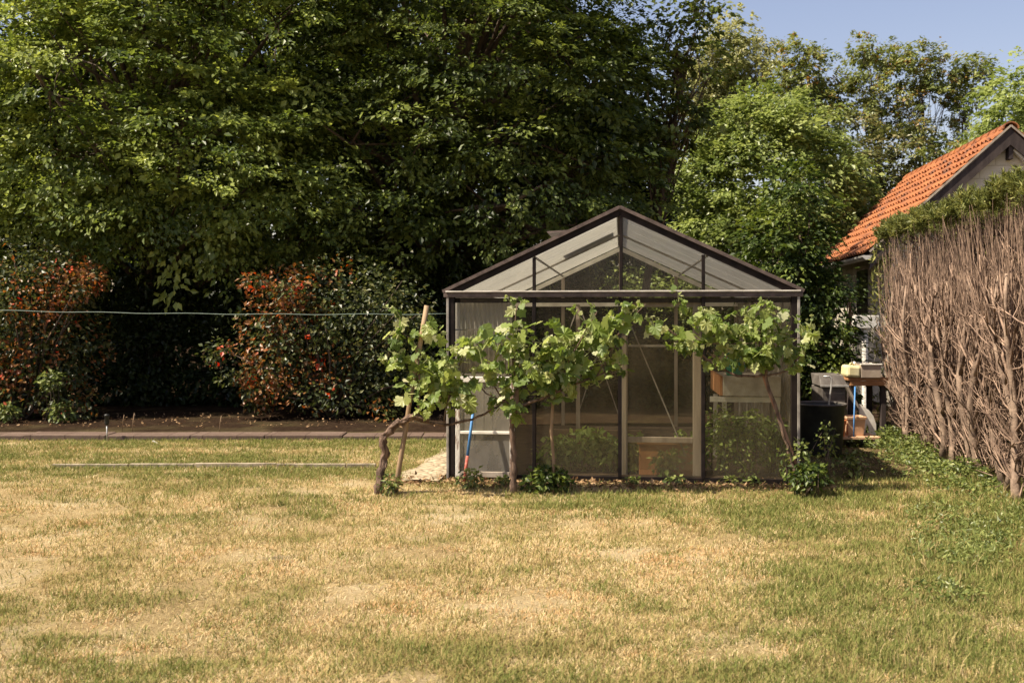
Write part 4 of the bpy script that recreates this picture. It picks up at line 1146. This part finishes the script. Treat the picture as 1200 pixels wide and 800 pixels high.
# canister lying on the bench
c = at(997, 432, WY+.05)
t = thing('canister', 'pale yellow plastic canister lying at the left end of the workbench', 'canister', (c.x, c.y, zt))
M_ = Matrix.Rotation(math.radians(4), 3, 'Y')
MB().box((c.x, c.y, zt+.075), (.17, .26, .145), M_).build('body', M['canister'], t, bevel=.03)
MB().tube([(c.x+.03, c.y-.02, zt+.155), (c.x+.05, c.y-.02, zt+.185)], .022, 12).build('cap', M['white'], t, bevel=.003)
MB().tube([(c.x-.05, c.y-.08, zt+.145), (c.x-.03, c.y-.08, zt+.175), (c.x+.0, c.y-.06, zt+.175), (c.x+.02, c.y-.05, zt+.148)], .009, 8).build('handle', M['canister'], t, smooth=True)
c = at(1013, 432, WY+.1)
t = thing('plastic_crate', 'beige grey plastic crate on the workbench right of the yellow canister', 'crate', (c.x, c.y, zt))
cx_, cy_ = c.x+.02, c.y
w_, d_, h_ = .24, .34, .16
MB().box((cx_, cy_-d_/2, zt+h_/2), (w_, .012, h_)).box((cx_, cy_+d_/2, zt+h_/2), (w_, .012, h_)).box((cx_-w_/2+.006, cy_, zt+h_/2), (.012, d_-.014, h_)).box((cx_+w_/2-.006, cy_, zt+h_/2), (.012, d_-.014, h_)).box((cx_, cy_, zt+.008), (w_-.026, d_-.014, .012)).build('body', M['crate'], t, bevel=.003)
for sg in (-1, 1): MB().box((cx_, cy_+sg*(d_/2+.004), zt+h_+.002), (w_+.03, .03, .014)).build('rim', M['white'], t, bevel=.003)
# dark water tub
c = at(962, 472, 10.9); rad = 28/F*10.9
t = thing('water_tub', 'dark tapered garden tub with pale rim beside the right greenhouse corner', 'tub', (c.x, c.y, 0))
MB().lathe((c.x, c.y, 0), [(0, .01), (rad*.80, .01), (rad*.84, .03), (rad*.98, c.z-.02), (rad, c.z-.015), (rad*.95, c.z-.02), (rad*.80, .05), (0, .05)], 36).build('body', M['tub'], t, smooth=True)
MB().lathe((c.x, c.y, c.z-.014), [(rad*.95, 0), (rad*1.04, -.004), (rad*1.06, .008), (rad*1.02, .016), (rad*.95, .012), (rad*.95, 0)], 36).build('rim', M['grey'], t, smooth=True)
# grey storage box behind the tub
c = at(977, 450, 11.7)
t = thing('storage_box', 'grey plastic storage box with pale edged lid behind the dark tub', 'box', (c.x, c.y, 0))
bw = 28/F*11.7
MB().box((c.x, c.y+.2, (c.z-.03)/2), (bw, .42, c.z-.03)).build('body', M['grey'], t, bevel=.012)
MB().prism([(c.x-bw/2-.02, c.y-.03, c.z-.025), (c.x+bw/2+.02, c.y-.03, c.z-.025), (c.x+bw/2, c.y+.1, c.z+.10), (c.x-bw/2, c.y+.1, c.z+.10)], (0, .34, .01)).build('lid', M['grey'], t, bevel=.008)
MB().box((c.x, c.y-.036, c.z-.02), (bw+.05, .014, .022)).build('lid_edge', M['metal'], t, bevel=.003)
# bent metal tube standing by the tub
t = MB().tube([at(965, 441, 11.0), at(972, 441, 11.0), at(974.5, 443, 11.0), at(974, 455, 11.0), at(971.5, 471, 11.0), at(971, 500, 11.0), (at(971, 500, 11).x, 11.15, .0)], .010, 8).build('metal_handle', M['metal'], smooth=True)
tag(t, 'bent pale metal tube handle rising behind the dark tub rim', 'handle')
# pots on a tray
t = thing('wooden_tray', 'low wooden pallet carrying the orange and peach pots', 'pallet', (wxp(997, 11.6), 11.6, 0))
zt2 = at(0, 511, 11.5).z
MB().box((wxp(997, 11.6), 11.65, zt2-.015), (.58, .42, .03)).build('deck', M['peach'], t, bevel=.004)
for dx in (-.24, .24): MB().box((wxp(997, 11.6)+dx, 11.65, (zt2-.03)/2), (.06, .40, zt2-.031)).build('runner', M['greywood'], t, bevel=.004)
def square_pot(name, lb, px0, px1, pyt, Y, mat, cat='pot'):
    cx = wxp((px0+px1)/2, Y); w = (px1-px0)/F*Y; h = at(0, pyt, Y).z-zt2
    t = thing(name, lb, cat, (cx, Y, zt2))
    vs = []; a0, a1 = w*.40, w*.5
    for (z, q) in ((0, a0), (h*.86, a1*.97), (h*.86, a1*1.06), (h, a1*1.08), (h, a1*.93), (h*.1, a0*.9)):
        vs += [(cx-q, Y-q, zt2+z), (cx+q, Y-q, zt2+z), (cx+q, Y+q, zt2+z), (cx-q, Y+q, zt2+z)]
    fs = [(3, 2, 1, 0), (20, 21, 22, 23)]
    for k in range(5):
        for j in range(4): fs.append((4*k+j, 4*k+(j+1) % 4, 4*k+4+(j+1) % 4, 4*k+4+j))
    MB().add(vs, fs).build('body', mat, t, bevel=.006)
    q = a1*.92; MB().box((cx, Y, zt2+h*.82), (2*q*.95, 2*q*.95, .01)).build('soil', M['soil'], t)
square_pot('square_pot', 'large peach square plant pot on the pallet', 989, 1011, 487, 11.62, M['peach'])
cx = wxp(984.5, 11.5); h = at(0, 492, 11.5).z-zt2; r_ = 6.6/F*11.5
t = thing('flower_pot', 'small bright orange clay pot left of the peach pot', 'pot', (cx, 11.5, zt2))
MB().lathe((cx, 11.5, zt2), [(0, .0), (r_*.72, 0), (r_*.95, h*.75), (r_*1.08, h*.75), (r_*1.1, h), (r_*.95, h), (r_*.85, h*.7), (0, h*.68)], 22).build('body', M['terracotta'], t, smooth=False)
MB().lathe((cx, 11.5, zt2+h*.72), [(0, .01), (r_*.86, .0)], 16).build('soil', M['soil'], t)
# blue rod
t = MB().tube([at(1000.5, 512, 11.45), at(1001, 485, 11.48), at(1002, 453, 11.6)], .009, 8).build('rod', M['blue'], smooth=True)
tag(t, 'thin pale blue rod standing upright in front of the workbench', 'rod')
# pale curved board leaning
P = [(1008, 517), (1007, 473), (1012, 476), (1019, 481), (1024, 488), (1027, 497), (1027, 506), (1024, 517), (1019, 517), (1018, 500), (1016, 497), (1014, 507), (1013, 517)]
poly = [at(px, py, 11.8) for px, py in P]
for p in poly: p.z = max(p.z, .02)
t = MB().prism(poly, (0, .03, 0)).build('curved_board', M['white'], bevel=.003)
tag(t, 'cream board with a curved edge leaning under the workbench beside the pots', 'board')
# poles leaning on the ivy
rr = random.Random(12)
t = thing('bundle_of_canes', 'bundle of rusty brown canes leaning against the dark glossy evergreen', 'canes', tuple(at(982, 500, 12.9).xy)+(0,))
for k in range(11):
    a = at(980+rr.uniform(-4, 4), 512, 12.9+rr.uniform(-.05, .05)); b = at(998+rr.uniform(-5, 4), 352+rr.uniform(-12, 22), 13.1+rr.uniform(-.08, .08))
    a.z = 0
    m_ = a.lerp(b, .5)+Vector((rr.uniform(.01, .04), 0, 0))
    MB().tube([a, m_, b], [.010, .010, .007], 6).build('cane', M['orangewood'] if k % 3 else M['stake'], t, smooth=True)

# ------------------------------------------------------------------ bare conifer hedge
HS = Vector((.122, 1, 0)).normalized()          # along the hedge, away from the camera
HN = Vector((-HS.y, HS.x, 0))                   # towards the lit bare face
h0 = Vector((4.10, 8.0, 0)); hs0, hs1 = -2.3, 4.75
hedge = thing('hedge', 'tall clipped conifer hedge with bare brown branches and a thin green top, right side', 'hedge', tuple(h0))
HTOP = 2.56
def hp(s, depth, z): return h0+HS*s-HN*depth+Vector((0, 0, z))
rr = random.Random(21)
trunks = []
s = hs0+.1; 
while s < hs1-.1:
    dp = .09+rr.uniform(-.05, .07)
    path = []; lean = rr.uniform(-.10, .10); ph = rr.uniform(0, 6)
    for k in range(9):
        z = k/8*1.9
        path.append(hp(s+lean*z+.085*math.sin(ph+z*3.2), dp+.04*math.sin(ph*2+z*4)-.03*z, z-.03))
    r0 = rr.uniform(.030, .050)
    MB().tube(path, [r0*(1.25 if k == 0 else 1-.085*k)*rr.uniform(.88, 1.12) for k in range(9)], 8).build('trunk', M['hedgebark'], hedge, smooth=True)
    trunks.append(path)
    lm = MB()
    for q in range(rr.randrange(3, 5)):          # forking limbs
        i = rr.randrange(2, 6); a = Vector(path[i]); sd_ = rr.uniform(-.38, .38); z1 = min(HTOP-.15, a.z+rr.uniform(.7, 1.4))
        b = hp(s+lean*a.z+sd_, rr.uniform(.0, .25), z1)
        m1 = a+HS*sd_*.55+HN*rr.uniform(-.02, .06)+Vector((0, 0, (z1-a.z)*.22)); m2 = m1.lerp(b, .5)+HS*rr.uniform(-.04, .04)
        rl = r0*rr.uniform(.26, .42)
        lm.tube([a, m1, m2, b], [rl, rl*.85, rl*.65, rl*.35], 7)
        for w_ in range(4):
            c = m1.lerp(m2, rr.random()) if w_ % 2 else m2.lerp(b, rr.random())
            d2 = (HS*rr.uniform(-1, 1)+HN*rr.uniform(-.2, .35)+Vector((0, 0, rr.uniform(.3, 1.2)))).normalized()
            l = rr.uniform(.15, .4)
            lm.tube([c, c+d2*l*.5+HS*rr.uniform(-.03, .03), c+d2*l+Vector((0, 0, .08))], [rl*.45, rl*.33, rl*.12], 5)
    lm.build('limb', M['twig'], hedge, smooth=True)['kind'] = 'stuff'
    s += rr.uniform(.30, .44)
def twigs(n, kind):
    mb = MB()
    for k in range(n):
        tr = rr.choice(trunks)
        if kind == 'whip':        # steep shoots of the upper part
            z0 = rr.uniform(.75, 1.6); s_ = rr.uniform(hs0, hs1)
            d0 = rr.uniform(.04, .50)
            p = hp(s_, d0+.05, z0); z1 = min(HTOP-.02, z0+rr.uniform(.5, 1.35))
            sl_ = rr.uniform(-.17, .17)
            q = hp(s_+sl_, max(-.02, d0-rr.uniform(0, .12)), z1)
            m = p.lerp(q, .5)+Vector((rr.uniform(-.05, .05), rr.uniform(-.05, .05), 0))
            r = rr.uniform(.002, .0056)
            mb.tube([p, p.lerp(m, .5)+Vector((rr.uniform(-.03, .03), rr.uniform(-.05, .05), 0)), m+Vector((0, rr.uniform(-.05, .05), 0)), q], [r*1.15, r, r*.85, r*.45], 5, cap=False)
        elif kind == 'side':      # stubby side branches of the lower part
            i = rr.randrange(0, 7); a = Vector(tr[i]).lerp(Vector(tr[i+1]), rr.random())
            l = rr.uniform(.15, .5); dr = HS*rr.uniform(-1, 1)+HN*rr.uniform(-.35, .38)+Vector((0, 0, rr.uniform(.25, 1.3)))
            dr.normalize(); b = a+dr*l
            m = a.lerp(b, .5)+Vector((0, 0, -.07*l))+Vector((rr.uniform(-.02, .02), rr.uniform(-.02, .02), 0))
            r = rr.uniform(.004, .010)
            mb.tube([a, m, b], [r*1.2, r, r*.45], 5, cap=False)
            for q in range(rr.randrange(1, 4)):
                c = m.lerp(b, rr.random()); d2 = (dr+Vector((rr.uniform(-.8, .8), rr.uniform(-.8, .8), rr.uniform(-.3, .7)))).normalized()
                mb.tube([c, c+d2*rr.uniform(.06, .2)], [r*.6, r*.25], 4, cap=False)
        else:                     # fine brush
            s_ = rr.uniform(hs0, hs1); z0 = rr.uniform(.08, 1.5)**1.0
            a = hp(s_, rr.uniform(.05, .42), z0)
            dr = (HS*rr.uniform(-.9, .9)+HN*rr.uniform(-.3, .3)+Vector((0, 0, rr.uniform(-.1, 1.2)))).normalized()
            b = a+dr*rr.uniform(.12, .42)
            r = rr.uniform(.002, .0048)
            mb.tube([a, a.lerp(b, .5)+Vector((rr.uniform(-.03, .03), rr.uniform(-.03, .03), -.01)), b], [r*1.1, r, r*.4], 4, cap=False)
    return mb
b1 = twigs(2800, 'whip'); b2 = twigs(720, 'side'); b3 = twigs(4800, 'fine')
b1.build('whip_branches', M['twig'], hedge, smooth=True)['kind'] = 'stuff'
b2.add(b3.v, b3.f); b2.build('side_branches', M['twig'], hedge, smooth=True)['kind'] = 'stuff'
# dead inner scales, with the shade of the gaps in their colour, and green top
r = np.random.default_rng(77)
def hedge_leaves(name, n, s_rng, d_rng, zf, size, mat, upw):
    s = r.uniform(*s_rng, n); dp = r.uniform(*d_rng, n); z = zf(s, dp, n)
    p0 = np.array(h0); S = np.array(HS); Nn = np.array(HN)
    pos = p0[None]+S[None]*s[:, None]-Nn[None]*dp[:, None]; pos[:, 2] = z
    tip = r.normal(size=(n, 3))*.5+np.array([-.15, -.05, upw]); nrm = r.normal(size=(n, 3))
    # clump by tufts
    return cloud(name, pos, nrm, tip, size*(.6+.8*r.random(n)), r.random(n), SCALE, mat, hedge)
hedge_leaves('dead_shade_foliage', 12000, (hs0, hs1), (.36, .80), lambda s, d, n: r.uniform(.05, HTOP-.1, n), .14, M['leaf_deadshade'], .5)
def topz(s, d, n):
    edge = .05*np.sin(s*5.1)+.04*np.sin(s*13+1)+.05*np.sin(s*23+np.sin(s*5))
    base = HTOP-.03-.05*np.sin(s*7.7+2)-.05*np.sin(s*17)-.04*np.sin(s*41)
    u = r.random(n)
    return base+(HTOP+.02+edge-base)*u
def green_top(n_t, per):
    s = r.uniform(hs0-.05, hs1+.05, n_t); dp = np.where(r.random(n_t) < .45, r.uniform(-.04, .14, n_t), r.uniform(.0, .9, n_t)); z = topz(s, dp, n_t)-.02
    gap = fbm(s*5+9, z*9, 3)
    kp = (gap > .40) | (z > HTOP+.0)
    s, dp, z = s[kp], dp[kp], z[kp]; n_t = len(s)
    p0 = np.array(h0); S = np.array(HS); Nn = np.array(HN)
    c = p0[None]+S[None]*s[:, None]-Nn[None]*dp[:, None]; c[:, 2] = z
    ci = np.repeat(np.arange(n_t), per); N = n_t*per
    ax = np.stack([-.25*r.random(n_t), -.15+.3*r.random(n_t), .6+.5*r.random(n_t)], 1)+r.normal(size=(n_t, 3))*.25
    ax = unit(ax)
    pos = c[ci]+ax[ci]*(r.random(N)*.09)[:, None]
    tip = ax[ci]+r.normal(size=(N, 3))*.55; nrm = r.normal(size=(N, 3))
    tint = np.clip(.45+.5*(r.random(n_t)[ci]-.5)+.5*(r.random(N)-.5), 0, 1)
    cloud('green_top', pos, nrm, tip, .052*(.5+1.0*r.random(N)), tint, SCALE, M['leaf_conifer'], hedge, widths=np.full(N, 1.1))
green_top(3600, 20)
# back side foliage (still green) and the green far end
hedge_leaves('back_foliage', 14000, (hs0, hs1), (.72, .95), lambda s, d, n: r.uniform(.1, HTOP-.05, n), .15, M['leaf_conifer'], .6)
hedge_leaves('end_foliage', 2600, (hs1-.10, hs1+.14), (-.08, .9), lambda s, d, n: r.uniform(.25, HTOP-.1, n), .09, M['leaf_conifer'], .6)

# ------------------------------------------------------------------ low plants at the ground
def weed(name, lb, cat, px, py, Y, rx, ry, n, size, mat, seed, group=None, depth=.16):
    p = at(px, py, Y); s = Y/F
    b = (p.x, p.y, max(p.z, .03), rx*s, depth, ry*s)
    shrub(name, lb, cat, (p.x, p.y, 0), [b, (p.x+.03, p.y-.02, max(p.z, .03)+ry*s*.45, rx*s*.6, depth*.8, ry*s*.6)], n, size, M[mat], seed, stems=9, group=group, rs=.005)
weed('ground_bush', 'dark low leafy plant at the foot of the slender bare stem', 'plant', 640, 564, 8.55, 30, 19, 620, .055, 'leaf_ivy', 401)
weed('ground_bush', 'low leafy plant at the foot of the reddish leaning stake', 'plant', 946, 558, 8.36, 27, 17, 420, .05, 'leaf_ivy', 402)
weed('tall_weed', 'straggly pale stemmed weed standing against the right corner post of the greenhouse', 'weed', 936, 540, 8.5, 26, 28, 150, .05, 'leaf_weed', 422, depth=.1)
weed('weed', 'small weed at the foot of the thick twisted vine trunk', 'weed', 456, 568, 8.42, 15, 12, 120, .045, 'leaf_weed', 403)
weed('weed', 'weed growing before the blue broom handle', 'weed', 552, 561, 8.75, 16, 14, 130, .05, 'leaf_weed', 404)
for i, (px, lb) in enumerate([(588, 'tiny weed between the peeling screen door and the shaggy vine trunk'), (740, 'tiny weed at the foot of the greenhouse door, left side'), (790, 'tiny weed at the foot of the greenhouse door, right side'), (853, 'tiny weed under the right front pane'), (880, 'tiny weed at the right end of the greenhouse foot')]):
    weed('weed', lb, 'weed', px, 566, 8.95, 12, 7, 70, .045, 'leaf_weed', 410+i, group='small weeds along the greenhouse foot', depth=.06)
weed('tall_weed', 'straggly tall weed before the dark tub', 'weed', 966, 528, 8.8, 16, 36, 130, .045, 'leaf_weed', 420, depth=.1)
weed('tall_weed', 'straggly weed between the dark tub and the hedge foot', 'weed', 1000, 545, 9.3, 20, 18, 170, .05, 'leaf_weed', 421, depth=.15)
# ground cover along the hedge foot
def cover(name, n, fx, size, mat, seed):
    r = np.random.default_rng(seed)
    x, y, z = fx(r, n)
    pos = np.stack([x, y, z], 1)
    nrm = np.array([0, 0, 1.0])+r.normal(size=(n, 3))*.55; tip = r.normal(size=(n, 3))
    tag(cloud(name, pos, nrm, tip, size*(.5+.8*r.random(n)), r.random(n), LEAF, M[mat]), kind='stuff')
def hedge_foot(r, n):
    s = r.uniform(-.6, 4.6, n); d = -np.abs(r.normal(size=n))*.33+.15
    k = fbm(s*2.2, d*2.2+5, 3)
    x = h0.x+HS.x*s-HN.x*d; y = h0.y+HS.y*s-HN.y*d
    z = .01+np.clip(k-.32, 0, 1)*.5*r.random(n)*np.clip((s+1)/2.5, .25, 1)
    return x, y, z
cover('ground_cover', 9000, hedge_foot, .042, 'leaf_weed', 501)
def right_corner(r, n):
    px = r.uniform(1060, 1230, n); Y = r.uniform(5.2, 7.9, n)
    x = (px-600)/F*Y
    k = fbm(x*2.6+4, Y*2.6, 4)
    keep = r.random(n) < np.clip((k-.42)*6, 0, 1)*sig((px-1110)/30)
    x, Y, k = x[keep], Y[keep], k[keep]
    return x, Y, gz(x, Y)+.01+.055*r.random(len(x))
def cover2(n):
    r = np.random.default_rng(7)
    x, y, z = right_corner(r, n); m = len(x)
    pos = np.stack([x, y, z], 1)
    nrm = np.array([0, 0, .6])+r.normal(size=(m, 3))*.7; tip = r.normal(size=(m, 3))*.7+np.array([0, 0, .6])
    tag(cloud('broadleaf_weeds', pos, nrm, tip, .038*(.5+.9*r.random(m)), np.clip(.3+.7*r.random(m), 0, 1), LONGLEAF, M['leaf_weed']), kind='stuff')
cover2(15000)
# dead leaves and litter on the bed and before the greenhouse
M['leaf_litter'] = leafmat('leaf_litter', [(0, (.10, .06, .03)), (.5, (.24, .15, .08)), (1, (.40, .27, .15))], .1, 0)
def litter(r, n):
    m = n*3//4
    x1 = r.uniform(-1.2, 2.9, m); y1 = 9.09-.11*(x1-1)-.17+r.normal(size=m)*.13
    x2 = r.uniform(-9, -.7, n-m); y2 = r.uniform(13.05, 15, n-m)
    x = np.concatenate([x1, x2]); y = np.concatenate([y1, y2])
    z = np.concatenate([np.full(m, .012), np.full(n-m, .06)])
    return x, y, z+.01*r.random(n)
cover('leaf_litter', 3000, litter, .045, 'leaf_litter', 505)
